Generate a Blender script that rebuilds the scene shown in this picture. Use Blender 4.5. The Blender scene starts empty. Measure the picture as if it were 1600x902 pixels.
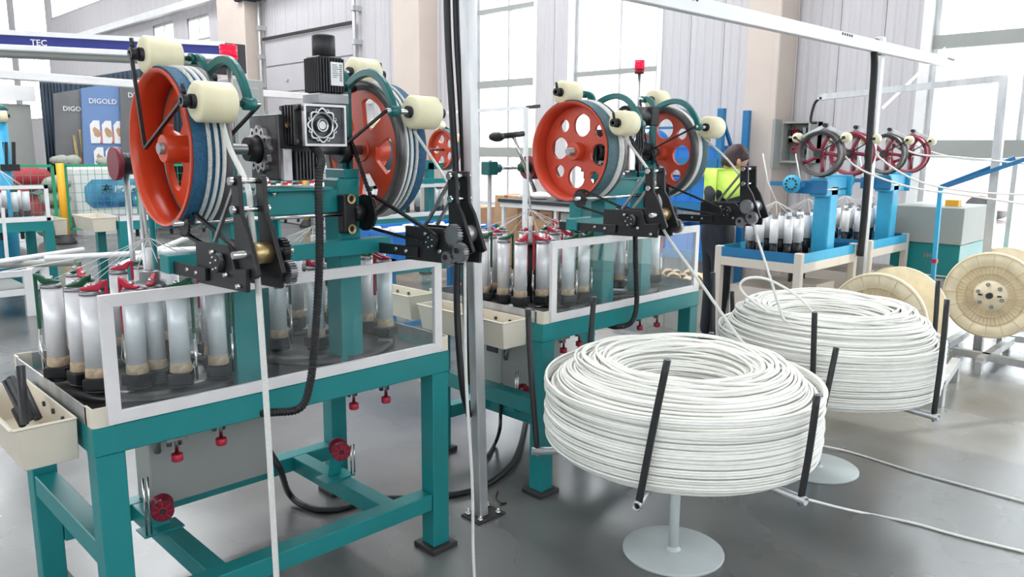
import bpy, bmesh, math, random
from mathutils import Vector as V, Matrix
random.seed(7)
R = math.radians
SC = bpy.context.scene
COL = SC.collection

# ---------------------------------------------------------------- camera
CF = 1222.0
C_YAW, C_PITCH, C_ROLL = R(45.0929), R(10.0593), R(0.4891)
CPOS = V((-0.5937, -2.1315, 1.5))
_c, _s = math.cos(C_YAW), math.sin(C_YAW)
_fw = V((_c, _s, 0)); _rt = V((_s, -_c, 0)); _up = V((0, 0, 1))
CFW = _fw * math.cos(C_PITCH) - _up * math.sin(C_PITCH)
CUP0 = _up * math.cos(C_PITCH) + _fw * math.sin(C_PITCH)
CRT = _rt * math.cos(C_ROLL) + CUP0 * math.sin(C_ROLL)
CUP = CUP0 * math.cos(C_ROLL) - _rt * math.sin(C_ROLL)
cd = bpy.data.cameras.new('camera'); cam = bpy.data.objects.new('camera', cd); COL.objects.link(cam)
cd.sensor_width = 36; cd.lens = CF / 1600 * 36; cd.clip_start = 0.05; cd.clip_end = 300
m = Matrix((CRT, CUP, -CFW)).transposed().to_4x4(); m.translation = CPOS
cam.matrix_world = m
SC.camera = cam

# ---------------------------------------------------------------- world, sun, light
SC.view_settings.view_transform = 'Standard'; SC.view_settings.look = 'None'
SC.view_settings.exposure = 0.05; SC.view_settings.gamma = 1; SC.view_settings.use_curve_mapping = False
w = bpy.data.worlds.new('sky'); SC.world = w; w.use_nodes = True
bg = w.node_tree.nodes['Background']; bg.inputs[0].default_value = (0.93, 0.965, 1.0, 1); bg.inputs[1].default_value = 4.5
sd = bpy.data.lights.new('sun', 'SUN'); sd.energy = 5.0; sd.angle = R(0.6); sd.color = (1, 0.93, 0.82)
sun = bpy.data.objects.new('sun', sd); COL.objects.link(sun)
sun.rotation_euler = V((0.72, -0.38, 0.86)).to_track_quat('Z', 'Y').to_euler()
for i, (x, y) in enumerate([(0.5, 1.5), (4.6, 3.5), (1.0, 9.0), (4.6, 13.0), (3.0, 22.0)]):
    ld = bpy.data.lights.new('rooflight', 'AREA'); ld.shape = 'RECTANGLE'; ld.size = 1.6; ld.size_y = 6  # unseen area lamp added as daylight fill, standing in for the opaque roof strips
    ld.energy = 170 if i == 0 else 330; ld.color = (0.96, 0.98, 1.0)
    lo = bpy.data.objects.new('rooflight', ld); COL.objects.link(lo); lo.location = (x, y, 7.3)

# ---------------------------------------------------------------- helpers
def ray(px, py):
    return CFW * CF + CRT * (px - 800) - CUP * (py - 451)
def at(px, py, ax, v):
    d = ray(px, py); i = 'xyz'.index(ax)
    return CPOS + d * ((v - CPOS[i]) / d[i])
def atd(px, py, dist):
    return CPOS + ray(px, py) * (dist / CF)
def pix(p):
    X = V(p) - CPOS; d = X.dot(CFW)
    return 800 + X.dot(CRT) / d * CF, 451 - X.dot(CUP) / d * CF

WL = {}
def wl(o):
    return WL.get(o.name, V((0, 0, 0))) if o else V((0, 0, 0))

def basis(d):
    d = V(d).normalized()
    a = V((0, 0, 1)) if abs(d.z) < 0.9 else V((1, 0, 0))
    u = a.cross(d).normalized(); return u, d.cross(u).normalized(), d

class G:
    def __init__(s): s.v = []; s.f = []; s.sm = []
    def add(s, vs, fs, sm=False):
        b = len(s.v); s.v += [V(q) for q in vs]
        for f in fs: s.f.append([b + i for i in f]); s.sm.append(sm)
        return s
    def hexa(s, p):
        return s.add(p, [(0, 3, 2, 1), (4, 5, 6, 7), (0, 1, 5, 4), (1, 2, 6, 5), (2, 3, 7, 6), (3, 0, 4, 7)])
    def box(s, a, b, rz=0, c0=None):
        x0, y0, z0 = a; x1, y1, z1 = b
        p = [V((x, y, z)) for z in (z0, z1) for x, y in ((x0, y0), (x1, y0), (x1, y1), (x0, y1))]
        if rz:
            c = V(c0) if c0 else (V(a) + V(b)) / 2; m = Matrix.Rotation(rz, 3, 'Z'); p = [m @ (q - c) + c for q in p]
        return s.hexa(p)
    def bar(s, p0, p1, w, h=None, up=None):
        p0 = V(p0); p1 = V(p1); h = h or w; d = (p1 - p0).normalized()
        upv = V(up) if up else (V((0, 0, 1)) if abs(d.z) < 0.95 else V((0, 1, 0)))
        u = d.cross(upv).normalized() * (w / 2); v = u.cross(d).normalized() * (h / 2)
        return s.hexa([p0 - u - v, p0 + u - v, p1 + u - v, p1 - u - v, p0 - u + v, p0 + u + v, p1 + u + v, p1 - u + v])
    def lathe(s, o, d, prof, n=20, caps=True, a0=0, a1=None):
        u, v, d = basis(d); o = V(o); full = a1 is None; A = 2 * math.pi if full else a1
        m = n if full else n + 1; vs = []
        for r, t in prof:
            for k in range(m):
                a = a0 + A * k / n; vs.append(o + d * t + (u * math.cos(a) + v * math.sin(a)) * r)
        fs = []
        for i in range(len(prof) - 1):
            for k in range(n if full else n):
                k2 = (k + 1) % m; fs.append((i * m + k, i * m + k2, (i + 1) * m + k2, (i + 1) * m + k))
        b = len(s.v); s.add(vs, fs, True)
        if caps:
            if prof[0][0] > 1e-6: s.f.append([b + k for k in range(m)][::-1]); s.sm.append(False)
            if prof[-1][0] > 1e-6: s.f.append([b + (len(prof) - 1) * m + k for k in range(m)]); s.sm.append(False)
        return s
    def cyl(s, p0, p1, r, n=14, r2=None, caps=True):
        p0 = V(p0); p1 = V(p1); L = (p1 - p0).length
        return s.lathe(p0, p1 - p0, [(r, 0), (r if r2 is None else r2, L)], n, caps)
    def tubering(s, o, d, prof, n=28):   # closed profile revolve
        return s.lathe(o, d, prof + [prof[0]], n, False)
    def tube(s, pts, r, n=6, closed=False, rs=None):
        pts = [V(p) for p in pts]; N = len(pts); t0 = (pts[1] - pts[0]).normalized(); u, v, _ = basis(t0); vs = []
        for i, p in enumerate(pts):
            if closed: t = (pts[(i + 1) % N] - pts[i - 1]).normalized()
            else: t = (pts[min(i + 1, N - 1)] - pts[max(i - 1, 0)]).normalized()
            u = (u - t * u.dot(t)).normalized(); v = t.cross(u); rr = rs[i] if rs else r
            for k in range(n):
                a = 2 * math.pi * k / n; vs.append(p + (u * math.cos(a) + v * math.sin(a)) * rr)
        fs = []
        for i in range(N if closed else N - 1):
            j = (i + 1) % N
            for k in range(n): fs.append((i * n + k, i * n + (k + 1) % n, j * n + (k + 1) % n, j * n + k))
        b = len(s.v); s.add(vs, fs, True)
        if not closed:
            s.f.append([b + k for k in range(n)][::-1]); s.sm.append(False)
            s.f.append([b + (N - 1) * n + k for k in range(n)]); s.sm.append(False)
        return s
    def prism(s, pts, ax, a, b):
        def P(u, v, w): return {'x': (w, u, v), 'y': (u, w, v), 'z': (u, v, w)}[ax]
        n = len(pts); vs = [P(u, v, a) for u, v in pts] + [P(u, v, b) for u, v in pts]
        fs = [list(range(n))[::-1], list(range(n, 2 * n))] + [(i, (i + 1) % n, n + (i + 1) % n, n + i) for i in range(n)]
        return s.add(vs, fs)
    def plate(s, outer, holes, ax, a, b):
        cu = bpy.data.curves.new('c', 'CURVE'); cu.dimensions = '2D'; cu.fill_mode = 'BOTH'; cu.extrude = abs(b - a) / 2
        for loop in [outer] + holes:
            sp = cu.splines.new('POLY'); sp.points.add(len(loop) - 1); sp.use_cyclic_u = True
            for i, (x, y) in enumerate(loop): sp.points[i].co = (x, y, 0, 1)
        o = bpy.data.objects.new('c', cu); me = bpy.data.meshes.new_from_object(o)
        mid = (a + b) / 2
        def P(q):
            u, v, w = q; w += mid; return {'x': (w, u, v), 'y': (u, w, v), 'z': (u, v, w)}[ax]
        s.add([P(q.co) for q in me.vertices], [list(f.vertices) for f in me.polygons])
        bpy.data.objects.remove(o); bpy.data.curves.remove(cu); bpy.data.meshes.remove(me)
        return s
    def gear(s, o, d, r, th, teeth=20, depth=None, bore=0):
        u, v, d = basis(d); o = V(o); depth = depth or r * .16; pts = []
        for k in range(teeth):
            for q, rr in ((-.3, r - depth), (-.16, r), (.16, r), (.3, r - depth)):
                a = 2 * math.pi * (k + q) / teeth; pts.append((u * math.cos(a) + v * math.sin(a)) * rr)
        n = len(pts); vs = [o + p - d * th / 2 for p in pts] + [o + p + d * th / 2 for p in pts]
        fs = [list(range(n))[::-1], list(range(n, 2 * n))] + [(i, (i + 1) % n, n + (i + 1) % n, n + i) for i in range(n)]
        return s.add(vs, fs)
    def ico(s, c, r, sub=1, sc=(1, 1, 1)):
        bm = bmesh.new(); bmesh.ops.create_icosphere(bm, subdivisions=sub, radius=r)
        s.add([V((q.co.x * sc[0], q.co.y * sc[1], q.co.z * sc[2])) + V(c) for q in bm.verts], [[q.index for q in f.verts] for f in bm.faces], True)
        bm.free(); return s
    def move(s, t):
        t = V(t); s.v = [q + t for q in s.v]; return s
    def build(s, name, mat, parent=None, bevel=0, kind=None, label=None, seg=1):
        me = bpy.data.meshes.new(name); o = bpy.data.objects.new(name, me); COL.objects.link(o)
        off = wl(parent) if parent else V((0, 0, 0))
        me.from_pydata([q - off for q in s.v], [], s.f)
        me.polygons.foreach_set('use_smooth', s.sm)
        me.update()
        if mat: me.materials.append(mat)
        if parent: o.parent = parent; WL[o.name] = off
        if kind: o['kind'] = kind
        if label: o['label'] = label
        if bevel:
            b = o.modifiers.new('bevel', 'BEVEL'); b.width = bevel; b.segments = seg; b.limit_method = 'ANGLE'; b.angle_limit = R(50)
        return o

def tag(o, label, cat, group=None):
    o['label'] = label; o['category'] = cat
    if group: o['group'] = group
    return o
def thing(name, label, cat, loc=(0, 0, 0), group=None, local=False):
    o = bpy.data.objects.new(name, None); COL.objects.link(o); o.location = loc; o.empty_display_size = .1
    WL[o.name] = V((0, 0, 0)) if local else V(loc)
    return tag(o, label, cat, group)
def copy_tree(o, loc=None, parent=None):
    c = o.copy(); COL.objects.link(c)
    if parent: c.parent = parent
    for ch in list(o.children): copy_tree(ch, None, c)
    if loc is not None: c.location = loc
    return c
def circ(cx, cy, r, n=24): return [(cx + r * math.cos(2 * math.pi * k / n), cy + r * math.sin(2 * math.pi * k / n)) for k in range(n)]
def rect(x0, y0, x1, y1): return [(x0, y0), (x1, y0), (x1, y1), (x0, y1)]
def bez(p0, p1, p2, p3, n=16):
    p0, p1, p2, p3 = map(V, (p0, p1, p2, p3))
    return [p0 * (1 - t) ** 3 + p1 * 3 * t * (1 - t) ** 2 + p2 * 3 * t * t * (1 - t) + p3 * t ** 3 for t in [i / n for i in range(n + 1)]]
def smooth(pts, n=6):   # catmull-rom
    pts = [V(p) for p in pts]; q = [pts[0] * 2 - pts[1]] + pts + [pts[-1] * 2 - pts[-2]]; out = []
    for i in range(1, len(q) - 2):
        a, b, c, d = q[i - 1], q[i], q[i + 1], q[i + 2]
        for k in range(n):
            t = k / n; out.append(0.5 * ((2 * b) + (c - a) * t + (2 * a - 5 * b + 4 * c - d) * t * t + (3 * b - a - 3 * c + d) * t ** 3))
    out.append(pts[-1]); return out
def txt(s, body, origin, ux, uy, size, off=0.0, align='CENTER'):
    cu = bpy.data.curves.new('t', 'FONT'); cu.body = body; cu.size = size; cu.align_x = align; cu.extrude = 0.0008; cu.resolution_u = 2
    cu.offset = off
    o = bpy.data.objects.new('t', cu); me = bpy.data.meshes.new_from_object(o)
    ux = V(ux).normalized(); uy = V(uy).normalized(); n = ux.cross(uy); origin = V(origin)
    s.add([origin + ux * q.co.x + uy * q.co.y + n * (q.co.z + .001) for q in me.vertices], [list(f.vertices) for f in me.polygons])
    bpy.data.objects.remove(o); bpy.data.curves.remove(cu); bpy.data.meshes.remove(me); return s

# ---------------------------------------------------------------- materials
def mat(name, col, rough=.5, metal=0, var=0, scale=20, bump=0, bscale=None, stretch=None, alpha=1, spec=.5, coat=0, sub=0, emit=0):
    m = bpy.data.materials.new(name); m.use_nodes = True; nt = m.node_tree; N = nt.nodes; L = nt.links
    b = N['Principled BSDF']; b.inputs['Roughness'].default_value = rough; b.inputs['Metallic'].default_value = metal
    b.inputs['Specular IOR Level'].default_value = spec; b.inputs['Coat Weight'].default_value = coat
    b.inputs['Base Color'].default_value = (*col, 1)
    if emit: b.inputs['Emission Color'].default_value = (*col, 1); b.inputs['Emission Strength'].default_value = emit
    if sub: b.inputs['Subsurface Weight'].default_value = sub; b.inputs['Subsurface Radius'].default_value = (.02, .015, .01)
    co = N.new('ShaderNodeTexCoord'); mp = N.new('ShaderNodeMapping'); L.new(co.outputs['Object'], mp.inputs[0])
    if stretch: mp.inputs['Scale'].default_value = stretch
    if var or not bump:
        n = N.new('ShaderNodeTexNoise'); n.inputs['Scale'].default_value = scale; n.inputs['Detail'].default_value = 4; L.new(mp.outputs[0], n.inputs[0])
        r = N.new('ShaderNodeMapRange'); r.inputs[1].default_value = .3; r.inputs[2].default_value = .7
        v = var or .04
        r.inputs[3].default_value = 1 - v; r.inputs[4].default_value = 1 + v; L.new(n.outputs[0], r.inputs[0])
        x = N.new('ShaderNodeVectorMath'); x.operation = 'SCALE'; x.inputs[0].default_value = col; L.new(r.outputs[0], x.inputs['Scale'])
        L.new(x.outputs[0], b.inputs['Base Color'])
    if bump:
        n2 = N.new('ShaderNodeTexNoise'); n2.inputs['Scale'].default_value = bscale or scale; n2.inputs['Detail'].default_value = 3; L.new(mp.outputs[0], n2.inputs[0])
        bp = N.new('ShaderNodeBump'); bp.inputs['Strength'].default_value = bump; bp.inputs['Distance'].default_value = .01; L.new(n2.outputs[0], bp.inputs['Height'])
        L.new(bp.outputs[0], b.inputs['Normal'])
    return m
def glassmat(name, tint, gloss=.12, haze=.05, rough=.02):
    m = bpy.data.materials.new(name); m.use_nodes = True; nt = m.node_tree; N = nt.nodes; L = nt.links
    N.remove(N['Principled BSDF']); out = N['Material Output']
    t = N.new('ShaderNodeBsdfTransparent'); t.inputs[0].default_value = (*tint, 1)
    g = N.new('ShaderNodeBsdfGlossy'); g.inputs['Roughness'].default_value = rough
    d = N.new('ShaderNodeBsdfDiffuse'); d.inputs[0].default_value = (.8, .85, .88, 1)
    lw = N.new('ShaderNodeLayerWeight'); lw.inputs[0].default_value = .5
    fr = N.new('ShaderNodeMath'); fr.operation = 'POWER'; fr.inputs[1].default_value = 4; L.new(lw.outputs['Facing'], fr.inputs[0])
    fa = N.new('ShaderNodeMath'); fa.operation = 'MULTIPLY_ADD'; fa.inputs[1].default_value = .8; fa.inputs[2].default_value = .04; L.new(fr.outputs[0], fa.inputs[0]); fr = fa
    co = N.new('ShaderNodeTexCoord'); n = N.new('ShaderNodeTexNoise'); n.inputs['Scale'].default_value = 9; n.inputs['Detail'].default_value = 5; L.new(co.outputs['Object'], n.inputs[0])
    mr = N.new('ShaderNodeMapRange'); mr.inputs[1].default_value = .45; mr.inputs[2].default_value = .75; mr.inputs[3].default_value = haze * .5; mr.inputs[4].default_value = haze * 2; L.new(n.outputs[0], mr.inputs[0])
    m1 = N.new('ShaderNodeMixShader'); L.new(mr.outputs[0], m1.inputs[0]); L.new(t.outputs[0], m1.inputs[1]); L.new(d.outputs[0], m1.inputs[2])
    m2 = N.new('ShaderNodeMixShader'); mm = N.new('ShaderNodeMath'); mm.operation = 'MULTIPLY'; mm.inputs[1].default_value = gloss / .12; L.new(fr.outputs[0], mm.inputs[0])
    L.new(mm.outputs[0], m2.inputs[0]); L.new(m1.outputs[0], m2.inputs[1]); L.new(g.outputs[0], m2.inputs[2]); L.new(m2.outputs[0], out.inputs[0])
    return m

M = {}
M['teal'] = mat('teal_paint', (.008, .225, .235), .34, var=.06, scale=6, bump=.02, bscale=90)
M['teal2'] = mat('dark_teal_cast', (.006, .13, .125), .32, var=.08, scale=14)
M['alu'] = mat('white_aluminium', (.76, .74, .74), .4, .1, var=.05, scale=10)
M['acry'] = glassmat('acrylic_sheet', (.95, .975, .975), .07, .022)
M['glass'] = glassmat('window_glass', (.97, .98, .98), .06, .02)
M['cream'] = mat('cream_plastic', (.72, .66, .55), .45, var=.04, scale=8, sub=.05)
M['roller'] = mat('cream_nylon', (.82, .76, .52), .42, var=.05, scale=14, sub=.15, bump=.03, bscale=60)
M['deck'] = mat('dark_steel_deck', (.085, .08, .08), .32, .55, var=.35, scale=5, bump=.03)
M['black'] = mat('black_steel', (.016, .016, .018), .42, .2, var=.2, scale=30)
M['rubber'] = mat('black_rubber', (.012, .012, .013), .5, var=.15, scale=40)
M['rod'] = mat('black_sleeve', (.013, .014, .016), .45, var=.2, scale=60)
M['chrome'] = mat('polished_steel', (.75, .74, .73), .18, 1, var=.03)
M['steel'] = mat('grey_steel', (.30, .30, .31), .38, .85, var=.2, scale=12)
M['galv'] = mat('galvanised_steel', (.55, .56, .57), .42, .75, var=.16, scale=14, stretch=(1, 1, .3))
M['cast'] = mat('dark_cast_aluminium', (.085, .085, .09), .38, .75, var=.25, scale=30, bump=.1, bscale=140)
M['castl'] = mat('bright_cast_aluminium', (.60, .60, .61), .35, .85, var=.1, scale=30)
M['orange'] = mat('orange_paint', (.62, .062, .018), .33, var=.08, scale=5, spec=.5)
M['orange2'] = mat('orange_red_paint', (.62, .075, .035), .4, var=.08, scale=5)
M['belt'] = mat('blue_rubber_belt', (.016, .105, .21), .62, var=.3, scale=160, bump=.6, bscale=260)
M['belt2'] = mat('grey_blue_belt', (.06, .13, .16), .6, var=.25, scale=120, bump=.4, bscale=220)
M['flange'] = mat('worn_grey_rubber', (.11, .105, .105), .38, .45, var=.35, scale=9)
M['rope'] = mat('white_braided_rope', (.80, .80, .76), .62, var=.08, scale=220, bump=.5, bscale=420)
M['rope2'] = mat('grey_white_rope', (.60, .60, .57), .65, var=.2, scale=150, bump=.5, bscale=300)
M['coil'] = mat('white_coil_rope', (.90, .895, .84), .38, var=.03, scale=40)
M['yarn'] = mat('silver_white_yarn', (.80, .80, .82), .33, .2, var=.05, scale=30, stretch=(1, 1, 18))
M['cork'] = mat('cork', (.48, .36, .25), .8, var=.25, scale=70)
M['red'] = mat('red_plastic', (.50, .018, .05), .35, var=.06)
M['dred'] = mat('dark_red_plastic', (.20, .012, .03), .4, var=.1)
M['green'] = mat('dark_green_plastic', (.005, .085, .035), .35, var=.06)
M['beacon'] = mat('red_beacon_lens', (.9, .01, .06), .15, var=.05, emit=.35)
M['brass'] = mat('knurled_brass', (.50, .38, .19), .38, .9, var=.25, scale=20)
M['panelgrey'] = mat('grey_control_box', (.33, .345, .325), .5, var=.04, scale=3)
M['label'] = mat('white_label', (.85, .85, .85), .5)
M['white'] = mat('white_paint', (.82, .82, .82), .42, var=.04, scale=5)
M['standgrey'] = mat('pale_grey_paint', (.55, .60, .60), .42, var=.05, scale=6)
M['yellowlab'] = mat('yellow_label', (.85, .55, .12), .5)
M['orangelit'] = mat('orange_switch', (.9, .25, .05), .4)
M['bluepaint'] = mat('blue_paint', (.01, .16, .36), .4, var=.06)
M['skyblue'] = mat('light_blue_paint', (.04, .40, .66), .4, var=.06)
M['crate'] = mat('blue_crate_plastic', (.01, .17, .55), .4, var=.05)
M['beige'] = mat('beige_paint', (.66, .60, .53), .55, var=.04, scale=3)
M['maroon'] = mat('maroon_paint', (.28, .03, .055), .35, var=.08)
M['reel'] = mat('translucent_cream_plastic', (.85, .75, .55), .45, var=.12, scale=9, sub=.3)
M['reeld'] = mat('reel_rib_plastic', (.66, .53, .33), .5, var=.1)
M['fence'] = mat('green_wire', (.02, .36, .17), .4)
M['yellow'] = mat('yellow_paint', (.85, .42, .02), .4)
M['card'] = mat('cardboard', (.52, .33, .20), .75, var=.08, scale=10)
M['cardr'] = mat('cardboard_tape', (.35, .12, .07), .7)
M['curtain'] = mat('dark_blue_curtain', (.03, .05, .075), .8, var=.2, scale=4)
M['skin'] = mat('skin', (.55, .32, .22), .5, sub=.1)
M['hair'] = mat('dark_brown_hair', (.035, .012, .014), .5, var=.4, scale=60, stretch=(1, 1, .2))
M['navy'] = mat('navy_workwear', (.008, .012, .02), .75, var=.2, scale=30)
M['hivis'] = mat('yellow_hi_vis_cloth', (.60, .85, .12), .7, var=.06)
M['mask'] = mat('blue_mask', (.45, .62, .72), .7)
M['fiber'] = mat('yarn_thread', (.8, .8, .78), .6)
M['dark'] = mat('charcoal', (.03, .03, .032), .6)
M['sack'] = mat('grey_green_sack', (.30, .33, .28), .8, var=.15)
M['redsack'] = mat('red_sack', (.35, .02, .04), .7, var=.2)
M['outside'] = mat('pale_concrete_yard', (.75, .75, .73), .8, var=.05, scale=1)

# floor: polished concrete
fm = bpy.data.materials.new('polished_concrete'); fm.use_nodes = True; nt = fm.node_tree; N = nt.nodes; L = nt.links
b = N['Principled BSDF']; co = N.new('ShaderNodeTexCoord')
n1 = N.new('ShaderNodeTexNoise'); n1.inputs['Scale'].default_value = 1.3; n1.inputs['Detail'].default_value = 3; n1.inputs['Roughness'].default_value = .5
n2 = N.new('ShaderNodeTexNoise'); n2.inputs['Scale'].default_value = 26; n2.inputs['Detail'].default_value = 8; n2.inputs['Roughness'].default_value = .75
for n in (n1, n2): L.new(co.outputs['Object'], n.inputs[0])
cr = N.new('ShaderNodeValToRGB'); cr.color_ramp.elements[0].position = .3; cr.color_ramp.elements[0].color = (.115, .115, .112, 1)
cr.color_ramp.elements[1].position = .72; cr.color_ramp.elements[1].color = (.175, .176, .172, 1)
ad = N.new('ShaderNodeMath'); ad.operation = 'ADD'; mu = N.new('ShaderNodeMath'); mu.operation = 'MULTIPLY'; mu.inputs[1].default_value = .14
sb = N.new('ShaderNodeMath'); sb.operation = 'SUBTRACT'; sb.inputs[1].default_value = .07
L.new(n2.outputs[0], mu.inputs[0]); L.new(mu.outputs[0], sb.inputs[0]); L.new(sb.outputs[0], ad.inputs[0]); L.new(n1.outputs[0], ad.inputs[1]); L.new(ad.outputs[0], cr.inputs[0])
L.new(cr.outputs[0], b.inputs['Base Color'])
rr = N.new('ShaderNodeMapRange'); rr.inputs[1].default_value = .3; rr.inputs[2].default_value = .7; rr.inputs[3].default_value = .16; rr.inputs[4].default_value = .33
L.new(n1.outputs[0], rr.inputs[0]); L.new(rr.outputs[0], b.inputs['Roughness'])
bp = N.new('ShaderNodeBump'); bp.inputs['Strength'].default_value = .05; bp.inputs['Distance'].default_value = .004; L.new(n2.outputs[0], bp.inputs['Height']); L.new(bp.outputs[0], b.inputs['Normal'])
b.inputs['Specular IOR Level'].default_value = .9
M['floor'] = fm
M['wall'] = mat('ribbed_wall_panel', (.56, .54, .56), .45, var=.05, scale=3, stretch=(1, 1, .15))
M['wallcol'] = mat('beige_column_paint', (.62, .53, .47), .55, var=.03, scale=2)
M['door'] = mat('grey_door_panel', (.50, .48, .50), .45, .1, var=.04, scale=2)
M['ceil'] = mat('grey_ceiling_sheet', (.55, .54, .53), .6)

exec_order = None

# ================================================================ SETTING
def struct(o): o['kind'] = 'structure'; return o
g = G(); g.box((-7, -9, -.12), (7.45, 40.2, 0)); floor = struct(g.build('floor', M['floor']))
g = G(); g.box((7.6, -40, -.3), (60, 60, -.06)); struct(g.build('floor_yard', M['outside']))
XW = 7.4; TOPZ = 7.6
holes = [(-6.0, .45, .02, 4.6), (3.46, 4.78, .69, 4.9), (5.49, 6.66, .69, 4.9), (15.5, 16.65, 3.7, 4.42), (17.45, 18.7, 3.85, 4.47),
         (16.2, 27.0, 5.5, 7.2), (20.3, 21.4, 2.6, 3.5), (22.6, 23.8, 2.6, 3.5), (27.6, 31.5, 2.4, 7.2), (32.2, 38.0, 2.0, 7.2)]
# backing slab built around the openings, faced with ribbed panels
g = G(); wall_rects = []
ys = sorted(set([-9, 40.2] + [h[0] for h in holes] + [h[1] for h in holes]))
for y0, y1 in zip(ys[:-1], ys[1:]):
    hs = sorted([(h[2], h[3]) for h in holes if h[0] <= y0 and h[1] >= y1]); z = 0
    for a, b_ in hs + [(TOPZ, TOPZ)]:
        if a > z + .01: wall_rects.append((y0, y1, z, a)); g.box((XW + .05, y0, z), (XW + .2, y1, a))
        z = b_
wall = struct(g.build('wall_right', M['wall']))
pcache = {}
for y0, y1, z0, z1 in wall_rects:
    if y1 < -1: continue
    n = max(1, round((y1 - y0) / .42)); wd = (y1 - y0) / n; key = (round(wd, 3), round(z1 - z0, 3))
    for k in range(n):
        if key not in pcache:
            g = G(); e = .003; pr = [(0, e)]
            for j in range(4):
                a = e + (wd - 2 * e) * (j + .12) / 4; bb = e + (wd - 2 * e) * (j + .88) / 4
                pr += [(-.006, a + .006 - .006), (-.014, a + .018), (-.014, bb - .018), (-.006, bb)]
            pr += [(0, wd - e), (.05, wd - e), (.05, e)]
            g.prism(pr, 'z', 0, z1 - z0); o = g.build('wall_panel', M['wall'], wall); pcache[key] = o.data
        else:
            o = bpy.data.objects.new('wall_panel', pcache[key]); COL.objects.link(o); o.parent = wall
        o.location = (XW, y0 + k * wd, z0)
# beige wall columns
for i, (pa, pb) in enumerate([(343, 386), (614, 655), (1165, 1215)]):
    a = at(pa, 100, 'x', 7.05).y; b_ = at(pb, 100, 'x', 7.05).y
    g = G(); g.box((7.05, b_, 0), (7.4, a, TOPZ)); g.box((7.03, b_ - .02, 0), (7.4, b_ + .05, TOPZ)); struct(g.build('trim_%d' % (i + 1), M['wallcol'], bevel=.01))
g = G(); g.box((6.8, 39.6, 0), (7.4, 40.2, TOPZ)); struct(g.build('trim_4', M['wallcol']))
# end wall
g = G(); g.box((-7, 40.2, 0), (7.6, 40.4, TOPZ)); we = struct(g.build('wall_back', M['wallcol']))
# walls behind and left of the camera, each with a long high window band
g = G(); g.box((-7.2, -9, 0), (-7, 40.2, 2.2)); g.box((-7.2, -9, 5.2), (-7, 40.2, TOPZ))
for k in range(9): g.box((-7.2, -9 + k * 6, 2.2), (-7, -8 + k * 6, 5.2))
wlft = struct(g.build('wall_left', M['wall']))
for k in range(8): G().box((-7.12, -8 + k * 6, 2.2), (-7.1, -3 + k * 6, 5.2)).build('window_pane', M['glass'], wlft)
g = G(); g.box((-7, -9.2, 0), (7.6, -9, 2.2)); g.box((-7, -9.2, 5.2), (7.6, -9, TOPZ))
for k in range(4): g.box((-7 + k * 4.6, -9.2, 2.2), (-6.2 + k * 4.6, -9, 5.2))
wfr = struct(g.build('wall_front', M['wall']))
for k in range(3): G().box((-6.2 + k * 4.6, -9.12, 2.2), (-2.4 + k * 4.6, -9.1, 5.2)).build('window_pane', M['glass'], wfr)
# ceiling with rooflight strips
g = G()
for x0, x1 in ((-7, -.4), (1.4, 3.7), (5.5, 7.6)): g.box((x0, -9, TOPZ), (x1, 40.3, TOPZ + .1))
ceil = struct(g.build('ceiling', M['ceil']))
rl = mat('milky_rooflight', (.75, .8, .82), .5)
for x0, x1 in ((-.4, 1.4), (3.7, 5.5)):
    g = G(); g.box((x0, -9, TOPZ + .02), (x1, 40.3, TOPZ + .06)); g.build('rooflight', rl, ceil)
# windows
def window(n, y0, y1, z0, z1, vs, hs, fw=.05, rail=.07, fx=XW + .02):
    g = G(); g.box((fx, y0, z0), (fx + .07, y0 + fw, z1)); g.box((fx, y1 - fw, z0), (fx + .07, y1, z1)); g.box((fx, y0, z0), (fx + .07, y1, z0 + fw)); g.box((fx, y0, z1 - fw), (fx + .07, y1, z1))
    f = struct(g.build('window_%d' % n, M['galv']))
    for y in vs: G().box((fx + .005, y - .02, z0), (fx + .055, y + .02, z1)).build('mullion', M['galv'], f)
    for z, t in hs: G().box((fx - .005, y0, z - t), (fx + .065, y1, z + t)).build('rail', M['panelgrey'], f)
    yy = [y0] + list(vs) + [y1]; zz = [z0] + [z for z, t in hs] + [z1]
    for i in range(len(yy) - 1):
        for j in range(len(zz) - 1):
            G().box((fx + .028, yy[i] + .02, zz[j]), (fx + .034, yy[i + 1] - .02, zz[j + 1])).build('pane', M['glass'], f)
    return f
zr = lambda px, py: at(px, py, 'x', XW + .02).z
window(1, -6, .45, .02, 4.6, (-.32, -1.5, -2.7, -3.9), ((zr(1500, 63), .06), (zr(1500, 233), .08)))
window(2, 3.46, 4.78, .69, 4.9, (4.05,), ((zr(960, 112), .03), (3.55, .02)))
window(3, 5.49, 6.66, .69, 4.9, (6.02,), ((zr(790, 130), .05), (zr(790, 13), .03), (zr(790, 238), .07)))
for i, h in enumerate(holes[3:]):
    n = 3 if h[1] - h[0] > 3 else 1
    window(4 + i, *h, [h[0] + (h[1] - h[0]) * (k + 1) / (n + 1) for k in range(n)], ((h[2] + (h[3] - h[2]) * .3, .02),) if n == 1 else ())
# white reveals and sill under window 3
g = G()
for h in holes[:3]:
    g.box((XW - .03, h[1], h[2] - .05), (XW + .06, h[1] + .09, h[3])); g.box((XW - .03, h[0] - .06, h[2] - .05), (XW + .06, h[0], h[3]))
    if h[2] > .5: g.box((XW - .1, h[0] - .05, h[2] - .06), (XW + .06, h[1] + .05, h[2]))
struct(g.build('trim_5', M['white']))
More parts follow.
